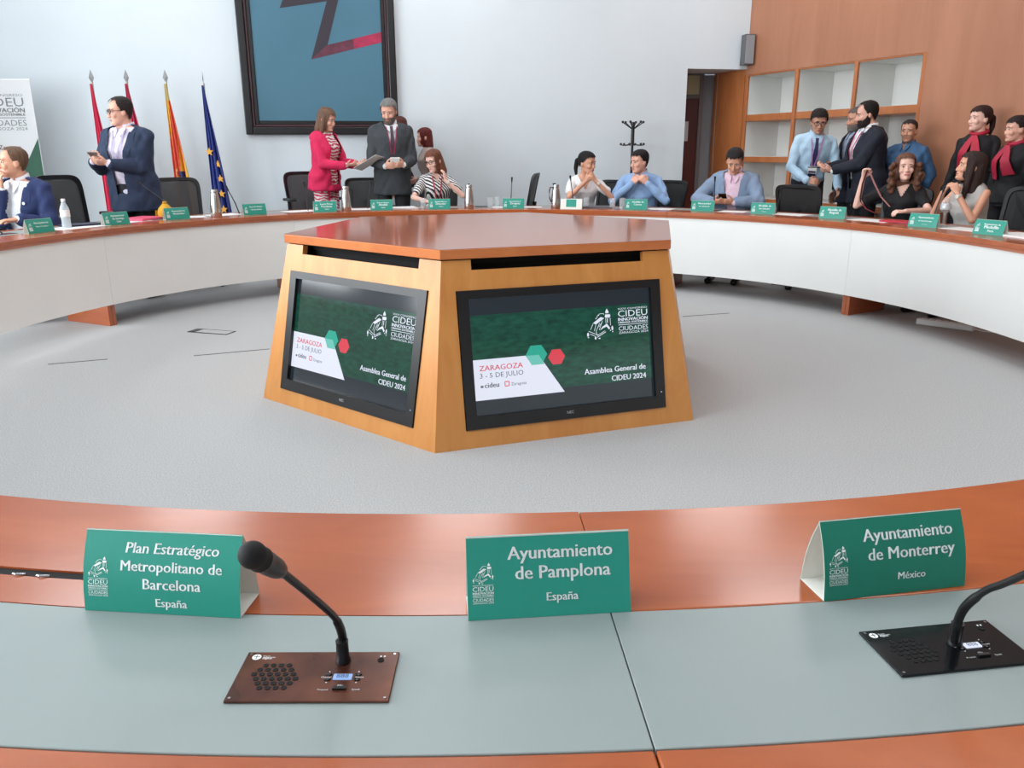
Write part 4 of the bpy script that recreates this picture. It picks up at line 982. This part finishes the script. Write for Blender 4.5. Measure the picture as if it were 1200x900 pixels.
    mb.ell(hf(Vector((0, -.087, -.066))), (.024, .011, .014), R=HM, n=10, m=6)
    hips = {}
    for sd in (-1, 1):
        S, E_, W_, D, Nn, curl, spec = ARM[sd]
        yoke(mb, sd, -.013)
        limb(mb, S, ru*.88, E_, rm*.94); limb(mb, E_, rm*.96, W_, rw_)
        # hand
        hk = (1.0 if sex == 'm' else .90)*s
        Sd = D.cross(Nn).normalized()*(-1 if sd > 0 else 1)      # towards the thumb
        Kn = W_+D*.085*hk
        rr = []
        for t, wx, wn in ((-.01, .024, .020), (.02, .030, .017), (.05, .039, .016), (.085, .041, .013), (.094, .036, .009)):
            c = W_+D*t*hk + Nn*.004; rr.append([c+Sd*(wx*hk*math.cos(a))+Nn*(wn*hk*math.sin(a)) for a in [2*math.pi*i/14 for i in range(14)]])
        mb.rings(rr)
        for i, (o_, ln) in enumerate(((.031, .070), (.011, .079), (-.010, .073), (-.030, .057))):
            p = W_+D*(.080*hk)+Sd*(o_*hk); dd = D+Sd*(o_*.9); dd.normalize(); ang = 0
            for j, (fr, r1) in enumerate(((.44, .0092), (.31, .0085), (.25, .0075))):
                ang = curl*(.8 if j == 0 else 1.0)
                dd = (Matrix.Rotation(ang, 3, D.cross(Nn)) @ dd) if True else dd
                q = p+dd*(ln*fr*hk); limb(mb, p, r1*hk, q, r1*.93*hk, 8); p = q
        tb = W_+D*.022*hk+Sd*.026*hk+Nn*.006; d1 = (D*.75+Sd*.75+Nn*.35).normalized(); t1 = tb+d1*.040*hk; d2 = (D*.95+Sd*.25+Nn*.45).normalized(); t2 = t1+d2*.034*hk
        limb(mb, tb, .013*hk, t1, .0105*hk, 8); limb(mb, t1, .0105*hk, t2, .0085*hk, 8)
        # legs
        hp = TP(sd*.088*s, -.03*s, 0)
        if seated: kn = Vector((sd*.12, hp.y-.42*s, pz+.0)); an = Vector((sd*.13, hp.y-.36*s, .085))
        else:
            st = stance*sd; kn = Vector((sd*.095, -.015-.10*st, pz*.53)); an = Vector((sd*.10, .02-.22*st, .085))
        hips[sd] = (hp, kn, an)
        limb(mb, hp, .075*s, kn, .050*s); limb(mb, kn, .049*s, an, .036*s)
        limb(mb, an+Vector((0, .02, -.03)), .036, an+Vector((0, -.13, -.055)), .026)
    body = link('body', remesh(mb, .0065, 1, 'body'), M_SK, root)
    # ---- face: eyes, eyebrows, mouth
    for sd in (-1, 1):
        MB().ell((0, 0, 0), (.0125*hs, .008*hs, .0062*hs), n=10, m=6).build('eye', mat('eye_white', (205, 196, 190), .3), root, True, mw=Matrix.Translation(hf(Vector((sd*.031, -.0805, .001)))) @ HM.to_4x4())
        MB().ell((0, 0, 0), (.0062*hs, .005*hs, .0062*hs), n=8, m=6).build('iris', mat('iris_dark', (34, 22, 16), .2), root, True, mw=Matrix.Translation(hf(Vector((sd*.031, -.0862, .001)))) @ HM.to_4x4())
        hcol = hair['c'] if hair else (50, 40, 34)
        m = MB(); m.tube([hf(Vector((sd*.013, -.0925, .019))), hf(Vector((sd*.030, -.0930, .024))), hf(Vector((sd*.047, -.083, .018)))], [.0018, .0024, .0014] if fe else [.0026, .0034, .002], 6); m.build('eyebrow', mat('hair_%d_%d_%d' % tuple(int(v*.8) for v in hcol), tuple(int(v*.8) for v in hcol), .6), root, True)
    MB().ell((0, 0, 0), (.0215*hs, .006*hs, .0062*hs), n=12, m=6).build('lips', mat('lips_'+skin+sex, (int(sk[0]*.84), int(sk[1]*(.66 if sex == 'm' else .55)), int(sk[2]*.66)), .45), root, True, mw=Matrix.Translation(hf(Vector((0, -.0955, -.067)))) @ HM.to_4x4())
    # ---- hair
    if hair:
        hm = hair_mat(hair['c'])
        kind = hair.get('k', 'short'); inf = hair.get('i', .011); mb = MB(); head_loft(mb, hf, inf)
        if kind in ('long', 'bob'):
            Lh = hair.get('len', .26); wd = hair.get('w', 1.0)
            prof = [(.07, .070, .02, -.105), (.02, .084, .02, -.112), (-.04, .088*wd, .024, -.112), (-.04-.25*Lh, .092*wd, .026, -.112), (-.04-.6*Lh, .098*wd, .018, -.112), (-.04-.9*Lh, .088*wd, .0, -.104), (-.04-Lh, .060*wd, -.03, -.085)]
            rr = []
            for z, w_, f, b in prof:
                c, r = (f+b)/2, (f-b)/2
                rr.append([hf(Vector((w_*math.sin(t), -(c+r*math.cos(t)), z))) for t in [2*math.pi*i/24 for i in range(24)]])
            mb.rings(rr)
            if kind == 'long':
                for sd in (-1, 1):
                    limb(mb, hf(Vector((sd*.072, -.012, .03))), .022, hf(Vector((sd*.088*wd, -.02, -.10))), .026*wd); limb(mb, hf(Vector((sd*.088*wd, -.02, -.10))), .026*wd, hf(Vector((sd*.085*wd, -.02, -.04-Lh*.85))), .022*wd)
                    if hair.get('curl'):
                        for q in range(9):
                            z = .02-(Lh+.02)*q/8; mb.ell(hf(Vector((sd*(.092+.012*(q % 2))*wd, -.03+.06*((q*7) % 3-1)*.5, z))), (.024, .03, .024), n=8, m=6)
        if kind == 'pony':
            pts = [Vector((0, .10, .035)), Vector((0, .135, .01)), Vector((.0, .145, -.07)), Vector((.0, .125, -.16))]
            if hair.get('side'): pts = [Vector((0, .09, .0)), Vector((hair['side']*.02, .13, -.03)), Vector((hair['side']*.04, .15, -.075)), Vector((hair['side']*.05, .15, -.12))]
            for (p, q), (r0, r1) in zip(zip(pts, pts[1:]), ((.024, .028), (.028, .024), (.024, .012))): limb(mb, hf(p), r0, hf(q), r1)
        me = remesh(mb, .007, 1, 'hair')
        line = hair.get('line', .070); part_ = hair.get('low', -.07)
        HI = HM.transposed()
        prof = {'short': [(-.13, part_), (-.05, part_+.005), (-.028, -.02), (.0, .005), (.018, .012), (.032, .035), (.050, line-.012), (.075, line), (.12, line)],
                'long': [(-.13, -9), (.012, -9), (.030, -9), (.038, .03), (.055, line-.012), (.08, line), (.12, line)],
                'bob': [(-.13, -9), (.020, -9), (.034, -.05), (.045, .03), (.06, line-.01), (.08, line), (.12, line)]}
        tb = prof['short' if kind in ('short', 'pony') else kind]
        def test(c):
            v = HI @ (c-HC)/hs; f = -v.y; x = abs(v.x); v.z += .005*math.sin(v.x*160)+.004*math.sin(v.x*370+f*200)
            if kind in ('short', 'pony'):
                if f < -.09 and kind == 'pony': return False
                return v.z < interp(tb, f)[0] or bool(hair.get('recede') and v.z < .100 and f > .042 and x > .024)
            if v.z < interp(tb, f)[0] and x < (.066 if v.z > -.05 else .058): return True
            return False
        cut_faces(me, test); link('hair', me, hm, root)
    if beard:
        mb = MB(); head_loft(mb, hf, .008, -.12, .03); me = remesh(mb, .006, 1, 'beard'); HI = HM.transposed()
        zt_ = [(-.012, .012), (.006, .010), (.022, -.022), (.04, -.044), (.06, -.050), (.075, -.046), (.11, -.044)]
        def bt(c):
            v = HI @ (c-HC)/hs; f = -v.y; x = abs(v.x)
            if f < -.012 and v.z > -.10: return True
            if f < .02 and v.z > -.02 and x < .05: return True
            if v.z > interp(zt_, f)[0]+.003*math.sin(x*300): return True
            return x < .021 and -.075 < v.z < -.060
        cut_faces(me, bt); link('beard', me, hair_mat(beard), root)
    if glasses:
        m = MB()
        for sd in (-1, 1):
            c = Vector((sd*.031, -.101, .0)); pts = [hf(c+Vector((.024*math.cos(a), .004*abs(math.cos(a))*(1), .019*math.sin(a)))) for a in [2*math.pi*i/16 for i in range(17)]]; m.tube(pts, .0026, 6, cap=False)
            m.tube([hf(Vector((sd*.055, -.098, .006))), hf(Vector((sd*.077, -.05, .006))), hf(Vector((sd*.080, .012, .004)))], .0024, 6)
        m.tube([hf(Vector((-.009, -.102, .004))), hf(Vector((.009, -.102, .004)))], .0026, 6)
        m.build('glasses', mat('glasses_frame', (30, 24, 24), .3), root, True)
    # ---- clothes
    mt_b = cloth('bot_%d_%d_%d' % tuple(bottom or (26, 28, 34)), bottom or (26, 28, 34))
    if skirt is not None: mt_b = skirt
    mb = MB(); torso(mb, .010, -.10*s, .03*s, 0, -.03*s)
    for sd in (-1, 1):
        hp, kn, an = hips[sd]; limb(mb, hp, .092*s, kn, .066*s); limb(mb, kn, .066*s, an+Vector((0, 0, -.02)), .056*s)
    link('trousers', remesh(mb, .014, 2, 'trousers'), mt_b, root)
    for sd in (-1, 1):
        an = hips[sd][2]; m = MB(); limb(m, an+Vector((0, .03, -.042)), .042, an+Vector((0, -.15, -.052)), .032); 
        me = m.mesh('shoe', True)
        for v in me.vertices: v.co.z = max(v.co.z, .001)
        link('shoe', me, M_BLACKG if sex == 'm' else M_RUBBER, root)
    tm = topw if not isinstance(topw, tuple) else cloth('top_%d_%d_%d' % topw, topw)
    infl = .008
    hem = -.07*s if not jacket else -.10*s
    mb = MB(); torso(mb, infl, hem, (.500 if sex == 'm' else .480)*s, .15 if (sex == 'f' and not jacket) else 0, -.03*s)
    if sleeve != 'none':
        for sd in (-1, 1):
            S, E_, W_, D, Nn, curl, spec = ARM[sd]
            g_ = .009 if not jacket else .004
            yoke(mb, sd, g_)
            if sleeve == 'short': limb(mb, S, ru*1.05+g_, S.lerp(E_, .62), rm*1.25+g_+.004)
            elif sleeve == 'roll': limb(mb, S, ru+g_, E_, rm+g_+.004); limb(mb, E_, rm+g_+.004, E_.lerp(W_, .35), rm+g_)
            else:
                limb(mb, S, ru+g_, E_, rm+g_+.003); limb(mb, E_, rm+g_+.003, W_-(W_-E_).normalized()*.012, rw_+g_+.004)
    me = wrinkle(remesh(mb, .0095, 2, 'top'), .009)
    if neck_open:
        def nt_(c):
            q = c-PV; x, u, f = q.dot(X), q.dot(U), q.dot(F)
            return f > 0 and u > .475*s-neck_open and abs(x) < (u-(.475*s-neck_open))*.55+.004 and f < front(x, u, infl)+.03
        cut_faces(me, nt_)
    tname = 'shirt' if sex == 'm' else 'blouse'
    tp = link(tname, me, tm, root)
    def drape(name, pts, wd, mtl, inf, closed=False, th=.0025):
        """a ribbon lying on the chest along points (x, u); wd a number or a list"""
        mb = MB(); n = len(pts); L_ = []; 
        dense = []
        for i in range(n-1):
            for j in range(5):
                k = j/5; dense.append((pts[i][0]+(pts[i+1][0]-pts[i][0])*k, pts[i][1]+(pts[i+1][1]-pts[i][1])*k, (i+k)/(n-1)))
        dense.append((pts[-1][0], pts[-1][1], 1))
        rr = []
        for i, (x, u, k) in enumerate(dense):
            a = dense[max(i-1, 0)]; b = dense[min(i+1, len(dense)-1)]; dx, du = b[0]-a[0], b[1]-a[1]; l = math.hypot(dx, du) or 1; nx, nu = -du/l, dx/l
            ww = (wd if not isinstance(wd, (list, tuple)) else wd[0]+(wd[-1]-wd[0])*k if len(wd) == 2 else interp([(q/(len(wd)-1), v) for q, v in enumerate(wd)], k)[0])/2
            row = []
            for e in (-1, 0, 1):
                xx, uu = x+nx*ww*e, u+nu*ww*e; row.append((xx, uu, front(xx, uu, inf)))
            rr.append([TP(xx, uu, f+th) for xx, uu, f in row]+[TP(xx, uu, f-th*.2) for xx, uu, f in row[::-1]])
        mb.rings(rr); return mb.build(name, mtl, root, True, 60)
    ub = .455*s
    if jacket:
        jm = jacket if not isinstance(jacket, tuple) else cloth('jkt_%d_%d_%d' % jacket, jacket, .82, var=.08)
        ji = .024; mb = MB(); torso(mb, ji, (-.21 if sex == 'm' else -.13)*s, (.500 if sex == 'm' else .480)*s, .05, -.03*s)
        for sd in (-1, 1):
            S, E_, W_, D, Nn, curl, spec = ARM[sd]
            yoke(mb, sd, .016); limb(mb, S, ru*1.0+.016, E_, rm+.018); limb(mb, E_, rm+.019, W_-(W_-E_).normalized()*.03, rw_+.019)
        me = wrinkle(remesh(mb, .0105, 2, 'jacket'), .008)
        vb = vbtn*s
        def wv(u): return open_w + max(0, (u-vb))/(.46*s-vb)*.062*s
        def jt(c):
            q = c-PV; x, u, f = q.dot(X), q.dot(U), q.dot(F)
            if f < .01: return abs(x) < .062*s and u > .485*s and f > -.05
            return abs(x) < wv(u)*(1 if u > vb or open_w > .01 else 0) and f < front(x, u, ji)+.02
        cut_faces(me, jt)
        jk = link('jacket', me, jm, root); md = jk.modifiers.new('thick', 'SOLIDIFY'); md.thickness = .006; md.offset = 1
        for sd in (-1, 1):
            pts = [(sd*(wv(.45*s)+.014), .462*s), (sd*(wv(.38*s)+.022), .38*s), (sd*(wv(.30*s)+.022), .30*s), (sd*(wv(vb+.03)+.008), vb+.02)]
            lp = drape('lapel', pts, [.045, .058, .052, .02], jm, ji+.006)
            # shirt cuff
            S, E_, W_, D, Nn, curl, spec = ARM[sd]; dd = (W_-E_).normalized(); m = MB(); limb(m, W_-dd*.05, rw_+.012, W_-dd*.012, rw_+.010); m.build('cuff', tm, root, True)
        if open_w < .02:
            for k_ in (0, .1):
                q = TP(.01, vb-.03-k_*s, front(.01, vb-.03-k_*s, ji)+.006); MB().ell(q, (.008, .005, .008), n=8, m=5).build('button', M_BLACK, root, True)
    if (sex == 'm') or hair and hair.get('collar'):
        m = MB(); rr = []
        for (uu, rx_, ry_, fo) in ((.485, .070, .066, -.012), (.515, .066, .062, -.016), (.545, .062, .060, -.018)):
            rr.append([PV+U*(uu*s)+X*(rx_*s*math.sin(t))+F*((fo+ry_*math.cos(t))*s)-U*(.022*s*max(0, math.cos(t))) for t in [.16+(2*math.pi-.32)*i/24 for i in range(25)]])
        m.rings(rr, cap=False, close=False); cb = m.build('collar_band', tm, root, True); md = cb.modifiers.new('thick', 'SOLIDIFY'); md.thickness = .005; md.offset = 1
        for sd in (-1, 1):
            drape('collar', [(sd*.050*s, .50*s), (sd*.034*s, .470*s), (sd*.024*s, .425*s)], [.030, .042, .010], tm, infl+.010, th=.004)
    if tie: drape('tie', [(0, .478*s), (0, .445*s), (.002, .30*s), (.004, .16*s), (.004, .05*s), (.004, .02*s)], [.034, .026, .05, .07, .074, .01], cloth('tie_%d_%d_%d' % tie, tie, .5), infl+.013)
    if lanyard:
        lm = cloth('lany_%d_%d_%d' % lanyard, lanyard, .6); li = infl+.016
        lo = .20*s
        for sd in (-1, 1): drape('lanyard', [(sd*.058*s, .475*s), (sd*.045*s, .40*s), (sd*.012, lo)], .013, lm, li)
        if badge:
            u = lo-.04; q = TP(0, u, front(0, u, li)+.012); m = MB(); m.box((0, 0, 0), (.085, .004, .075), R0); m.build('badge', M_PAPER, root, mw=Matrix.Translation(q))
            q2 = TP(0, u-.02, front(0, u, li)+.0155); m = MB(); m.box((0, 0, 0), (.07, .002, .02), R0); m.build('badge_print', mat('badge_ink', (70, 60, 90), .6), root, mw=Matrix.Translation(q2))
    if scarf:
        sm = cloth('scarf_%d_%d_%d' % scarf, scarf, .6, bump=.5); m = MB()
        ng = PV+U*(nb*s-.005); pts = [ng+X*(.066*s*math.cos(a))-F*(.062*s*math.sin(a)) + U*(-.018*math.sin(-a)*-1*-1) for a in [2*math.pi*i/20 for i in range(21)]]
        m.tube(pts, .018, 8, cap=False); m.build('scarf_loop', sm, root, True)
        for sd, uu in ((-1, .16), (1, .20)): drape('scarf_tail', [(sd*.006, .47*s), (sd*.03, .40*s), (sd*.058, .30*s), (sd*.075, uu*s)], [.03, .055, .075, .085], sm, .036, th=.006)
    for wsd, col, nm in ((watch, (200, 190, 180), 'wristwatch'), (wristband, (196, 52, 76), 'wristband')):
        if wsd:
            S, E_, W_, D, Nn, curl, spec = ARM[wsd]; dd = (W_-E_).normalized(); q = W_-dd*.025; m = MB(); m.lathe([(rw_*1.12, -.009), (rw_*1.2, -.004), (rw_*1.2, .004), (rw_*1.12, .009)], c=q, n=16, R=dd.to_track_quat('Z', 'Y').to_matrix()); o = m.build(nm, mat(nm+'_m', col, .4), root, True)
            if nm == 'wristwatch':
                nn = Vector((0, -1, .2)); nn = (nn-dd*nn.dot(dd)).normalized(); m = MB(); m.lathe([(.014, -.003), (.016, .002), (.013, .005)], c=q+nn*rw_*1.2, n=14, R=nn.to_track_quat('Z', 'Y').to_matrix()); m.build('watch_dial', mat('dial', (225, 220, 212), .25), o, True)
    INFO = dict(root=root, ARM=ARM, HC=HC, TP=TP, s=s, front=front)
    return INFO
def hair_mat(c):
    nm = 'hairm_%d_%d_%d' % tuple(c)
    return mat(nm, tuple(int(v*.8) for v in c), .62, spec=.25, color2=tuple(min(255, int(v*1.12+2)) for v in c), vscale=30, stretch=(3, 3, .35), bump=.6, bscale=55)
BLK = (22, 18, 18)
def W(info, p): return info['root'].location + Matrix.Rotation(info['root'].rotation_euler.z, 3, 'Z') @ Vector(p)
def hold_box(info, p, size, rot, name, label, mt, cat, bev=.002):
    o = MB().box((0, 0, 0), size).build(name, mt); o.location = W(info, p); o.rotation_euler = (rad(rot[0]), rad(rot[1]), info['root'].rotation_euler.z+rad(rot[2])); bevel(o, bev, 2)
    return tag(o, label, cat)
def mid_hand(info, k=.06): 
    a = info['ARM']; return (a[-1][2]+a[-1][3]*k + a[1][2]+a[1][3]*k)/2
p1 = person('seated person in navy suit and white shirt looking left at the left edge', (13, 172, 6.55), -42, seated=True, lean=10, head=(-40, -2, 0), skin='tan', fat=1.12, jacket=(34, 48, 92), topw=(230, 232, 236), open_w=.055,
            hair=dict(c=(104, 80, 62), line=.098, recede=True, i=.007), arms={-1: dict(t=(-.04, .24, 1.02), d=(.1, .2, .9), n=(.3, -1, .1), curl=.6), 1: dict(t=(.16, .34, .80), d=(-.5, .8, 0), n=(0, 0, -1), curl=.3)})
MB().lathe([(.012, 0), (.012, .003), (.009, .004)], n=12, R=Matrix.Rotation(rad(90), 3, 'X')).build('lapel_pin', M_PAPER, p1['root'], mw=Matrix.Translation(p1['TP'](.115, .35, p1['front'](.115, .35, .035)+.004)))
p2 = person('standing person in navy suit with glasses holding a phone in front of the flags', (139, 114, 7.45), -36, lean=2, head=(-40, 4, 0), skin='light', fat=1.22, jacket=(36, 50, 76), topw=mat('pale_pink_shirt', (212, 204, 220), .7, var=.06, vscale=40), bottom=(20, 22, 28), open_w=.05, glasses=True,
            hair=dict(c=(40, 32, 30), line=.085, recede=True), lanyard=(170, 160, 190), arms={-1: dict(t=(-.13, .32, 1.215), d=(.55, .6, .3), n=(.5, -.3, .6), curl=.7), 1: dict(t=(.02, .33, 1.20), d=(-.8, .5, .1), n=(-.2, -.4, .6), curl=.7)})
hold_box(p2, mid_hand(p2, .075)+Vector((0, -.01, .035)), (.075, .010, .12), (55, 0, 10), 'phone', 'grey phone in the hands of the standing navy-suited person', mat('phone_grey', (120, 112, 106), .4), 'phone')
p3 = person('standing person in pink jacket reading a sheet of paper', (382, 127, 9.1), 52, 'f', lean=3, head=(5, 16, 0), skin='light', fat=1.06, jacket=(214, 34, 86), topw=wave_mat('red_white_pattern', (196, 44, 78), (228, 220, 216), 9, distort=6), skirt=wave_mat('red_white_pattern', (196, 44, 78), (228, 220, 216), 9, distort=6), open_w=.045, vbtn=-.3,
            hair=dict(c=(112, 84, 68), k='long', len=.13, w=1.0, line=.066), arms={-1: dict(t=(-.06, .34, 1.15), d=(.2, .9, .1), n=(.3, 0, .8), curl=.5), 1: dict(t=(.10, .36, 1.16), d=(-.1, .9, .1), n=(-.3, 0, .8), curl=.5)})
hold_box(p3, mid_hand(p3, .12)+Vector((0, -.10, .01)), (.21, .297, .003), (-28, 8, 10), 'paper_sheet', 'white printed sheet held by the person in pink jacket', M_PAPER, 'paper', .0005)
p4 = person('standing person in charcoal suit and tie holding a white card', (455, 117, 9.15), 6, lean=1, head=(-20, 18, 0), skin='light', jacket=(60, 64, 68), topw=(226, 228, 232), bottom=(30, 32, 36), tie=(70, 52, 66), lanyard=(168, 44, 84), open_w=.004, vbtn=.12,
            hair=dict(c=(122, 120, 118), line=.074), beard=(104, 92, 86), arms={-1: dict(t=(-.10, .27, 1.135), d=(.7, .5, .15), n=(.4, -.6, .4), curl=.8), 1: dict(t=(.10, .27, 1.15), d=(-.75, .5, .1), n=(-.4, -.6, .4), curl=.8)})
hold_box(p4, mid_hand(p4, .08)+Vector((0, -.02, .05)), (.10, .012, .06), (30, 0, 0), 'badge_card', 'white badge card held by the person in charcoal suit', M_PAPER, 'card')
p5 = person('person half hidden behind the person in charcoal suit', (467, 137, 9.95), -80, 'f', head=(0, 5, 0), topw=(60, 52, 54), hair=dict(c=(86, 46, 38), k='bob', len=.06, line=.066), skin='light')
p6 = person('person in beige top walking left behind the desk', (497, 150, 9.75), -84, 'f', lean=4, head=(0, 4, 0), topw=(164, 148, 140), bottom=(198, 196, 196), stance=.6, hair=dict(c=(96, 36, 32), k='bob', len=.12, line=.066), skin='light', arms={1: dict(t=(.20, .16, .98)), -1: dict(t=(-.2, -.1, .82))})
p7 = person('seated person in black and white striped blouse resting their cheek on their hand', (508, 176, 8.98), 4, 'f', seated=True, lean=13, head=(-42, 12, -6), skin='fair', topw=wave_mat('zebra_stripe', (232, 230, 228), (24, 22, 26), 14, direction='DIAGONAL', distort=1.5), sleeve='short', glasses=True, neck_open=.06, watch=1,
            hair=dict(c=(112, 68, 50), k='bob', len=.13, w=1.08, line=.066), arms={1: dict(t=(.085, .27, .99), d=(-.15, -.1, 1), n=(-.8, -.4, 0), curl=.35, hint=(1, -.2, -1)), -1: dict(t=(-.13, .42, .785), d=(.4, .8, 0), n=(0, 0, -1), curl=.3, hint=(-1, .3, -.5))}, lanyard=(170, 44, 60))
p8 = person('seated person in white shirt, chin on clasped hands', (688, 178, 8.95), 8, 'f', seated=True, lean=14, head=(46, 6, 0), skin='tan', topw=(226, 224, 224), sleeve='short', neck_open=.11, watch=1,
            hair=dict(c=(24, 20, 22), k='pony', side=0, low=-.05, line=.07), arms={-1: dict(t=(-.01, .285, .985), d=(.7, .1, .55), n=(.3, -.6, .4), curl=.5, hint=(-1, -.3, -1)), 1: dict(t=(.10, .285, .98), d=(-.5, .1, .7), n=(-.6, -.4, .1), curl=.6, hint=(1, -.3, -1))})
p9 = person('seated person in light blue shirt with clasped hands, looking left', (750, 176, 8.95), -4, seated=True, lean=16, head=(-46, 6, 0), skin='light', fat=1.15, topw=(140, 170, 208), neck_open=.05, wristband=1,
            hair=dict(c=(26, 22, 24), line=.07), arms={-1: dict(t=(-.085, .30, .955), d=(.6, .1, .65), n=(.5, -.5, .1), curl=.9, hint=(-1, -.2, -1)), 1: dict(t=(.085, .30, .955), d=(-.6, .1, .65), n=(-.5, -.5, .1), curl=.9, hint=(1, -.2, -1))})
p10 = person('seated person in grey-blue jacket and pink shirt looking down at their phone', (862, 176, 8.33), -10, seated=True, lean=14, head=(4, 30, 0), skin='tan', fat=1.15, jacket=(122, 140, 164), topw=mat('pink_check_shirt', (222, 190, 206), .7, var=.1, vscale=60), open_w=.03, vbtn=.02,
             hair=dict(c=(32, 26, 26), line=.074), arms={-1: dict(t=(-.13, .40, .80), d=(.75, .5, .1), n=(.3, -.3, .6), curl=.7, hint=(-1, 0, -.4)), 1: dict(t=(.06, .40, .80), d=(-.8, .4, .1), n=(-.3, -.4, .5), curl=.7, hint=(1, 0, -.4))})
hold_box(p10, mid_hand(p10, .075)+Vector((0, -.02, .035)), (.075, .010, .14), (50, 0, 0), 'phone', 'black phone in the hands of the person in grey-blue jacket', M_BLACKG, 'phone')
p11 = person('standing person in light blue shirt, navy tie and glasses leaning forward', (961, 129, 8.55), 10, lean=15, side=3, head=(-2, 16, 0), skin='brown', topw=(176, 204, 224), bottom=(30, 32, 40), tie=(40, 38, 84), lanyard=(176, 120, 170), badge=True, glasses=True,
             hair=dict(c=(28, 22, 22), line=.066, i=.014), arms={-1: dict(t=(-.06, .30, 1.0), d=(.9, .3, -.1), n=(.2, -.6, -.3), curl=.5, hint=(-1, .6, -.3)), 1: dict(t=(.26, .26, .92), curl=.4)})
p12 = person('standing person in dark suit with pink lanyard holding out a phone', (1018, 119, 8.22), -66, lean=4, head=(-12, 10, 0), skin='light', fat=1.14, jacket=(24, 28, 42), topw=(228, 230, 234), lanyard=(200, 66, 108), badge=True, bottom=(18, 20, 26), open_w=.04,
             hair=dict(c=(26, 20, 20), line=.082, recede=True), beard=(36, 26, 26), arms={1: dict(t=(.02, .36, 1.10), d=(-.3, .9, .05), n=(-.5, 0, .7), curl=.6), -1: dict(t=(-.12, .36, 1.12), d=(.3, .9, .05), n=(.5, 0, .7), curl=.6)})
hold_box(p12, mid_hand(p12, .12)+Vector((0, -.02, .015)), (.075, .15, .010), (0, 0, 0), 'phone', 'dark phone held out by the person with pink lanyard', M_BLACKG, 'phone')
p13 = person('person in dark suit hidden behind the one with pink lanyard', (1006, 126, 8.66), -58, head=(-8, 6, 0), skin='tan', jacket=(26, 30, 46), topw=(150, 160, 180), hair=dict(c=(90, 84, 82), line=.08), beard=(120, 112, 108))
p14 = person('person in blue shirt standing against the wood panelling', (1067, 140, 8.18), -24, head=(8, 2, 0), skin='olive', fat=1.12, topw=(62, 98, 136), neck_open=.03, hair=dict(c=(44, 34, 32), line=.078, i=.005), arms={-1: dict(t=(-.10, -.16, .86)), 1: dict(t=(.10, -.17, .86))})
p15 = person('seated person in black top holding up a strap', (1063, 180, 7.22), -2, 'f', seated=True, lean=6, head=(12, -4, 0), skin='fair', topw=(14, 14, 17), sleeve='short', neck_open=.09,
             hair=dict(c=(104, 70, 54), k='long', len=.20, w=1.15, line=.076, curl=True), arms={-1: dict(t=(-.32, .14, 1.055), d=(.15, .1, 1), n=(.6, .6, 0), curl=.9, hint=(-.3, .0, -1)), 1: dict(t=(.06, .40, .80), d=(-.8, .4, 0), n=(0, -.3, -1), curl=.6, hint=(1, 0, -.5))})
p16 = person('standing person with red scarf and black jacket against the panelled wall', (1151, 124, 7.6), -22, 'f', head=(-30, -2, 0), skin='fair', topw=(18, 18, 22), bottom=(18, 18, 22), scarf=(176, 26, 54), neck_open=.05, hair=dict(c=(50, 32, 30), k='pony', line=.064, low=-.06, i=.011))
p17 = person('seated person in grey sleeveless top, hands clasped at their chin', (1141, 178, 6.62), -38, 'f', seated=True, lean=12, head=(-36, -8, 0), skin='tan', topw=(186, 184, 180), sleeve='none', neck_open=.02, watch=1,
             hair=dict(c=(52, 38, 34), k='long', len=.24, w=.98, line=.07), arms={-1: dict(t=(-.07, .30, .965), d=(.5, .0, .8), n=(.6, -.4, 0), curl=.8, hint=(-.35, -.5, -1)), 1: dict(t=(.06, .30, .965), d=(-.5, .0, .8), n=(-.6, -.4, 0), curl=.8, hint=(.35, -.5, -1))})
p18 = person('second person with red scarf standing at the right picture edge', (1194, 136, 7.12), -44, 'f', head=(-18, 4, 0), skin='light', topw=(18, 18, 22), bottom=(18, 18, 22), scarf=(166, 26, 56), neck_open=.05, hair=dict(c=(40, 28, 30), k='pony', line=.064, low=-.06, i=.011))
# the strap in the raised hand of the person holding up a strap
hw = p15['ARM'][-1]; hp = W(p15, hw[2]+hw[3]*.075)
st = empty('lanyard_strap', (hp.x, hp.y, TZ)); tag(st, 'pale pink lanyard strap hanging from the raised hand of the person holding up a strap', 'strap')
def ribbon(pts, wd, name, mt):
    m = MB(); rr = []
    for p in pts: p = Vector(p); rr.append([p+Vector((-wd/2, 0, 0)), p+Vector((wd/2, 0, 0)), p+Vector((wd/2, .003, 0)), p+Vector((-wd/2, .003, 0))])
    m.rings(rr); m.build(name, mt, st)
zz = hp.z-TZ; MS = cloth('strap', (172, 120, 116), .6)
ribbon([(0.01, -.05, zz), (.06, -.07, zz*.72), (.12, -.10, zz*.42), (.19, -.14, .08)], .016, 'strap_band', MS)
ribbon([(0, -.05, zz), (-.035, -.06, zz*.7), (-.05, -.08, zz*.4), (-.05, -.10, .12)], .012, 'strap_band', mat('strap_dark', (60, 24, 30), .6))
ribbon([(-.05, -.10, .12), (0, -.11, .06), (.07, -.13, .028)], .014, 'strap_end', mat('strap_red', (150, 50, 64), .6))
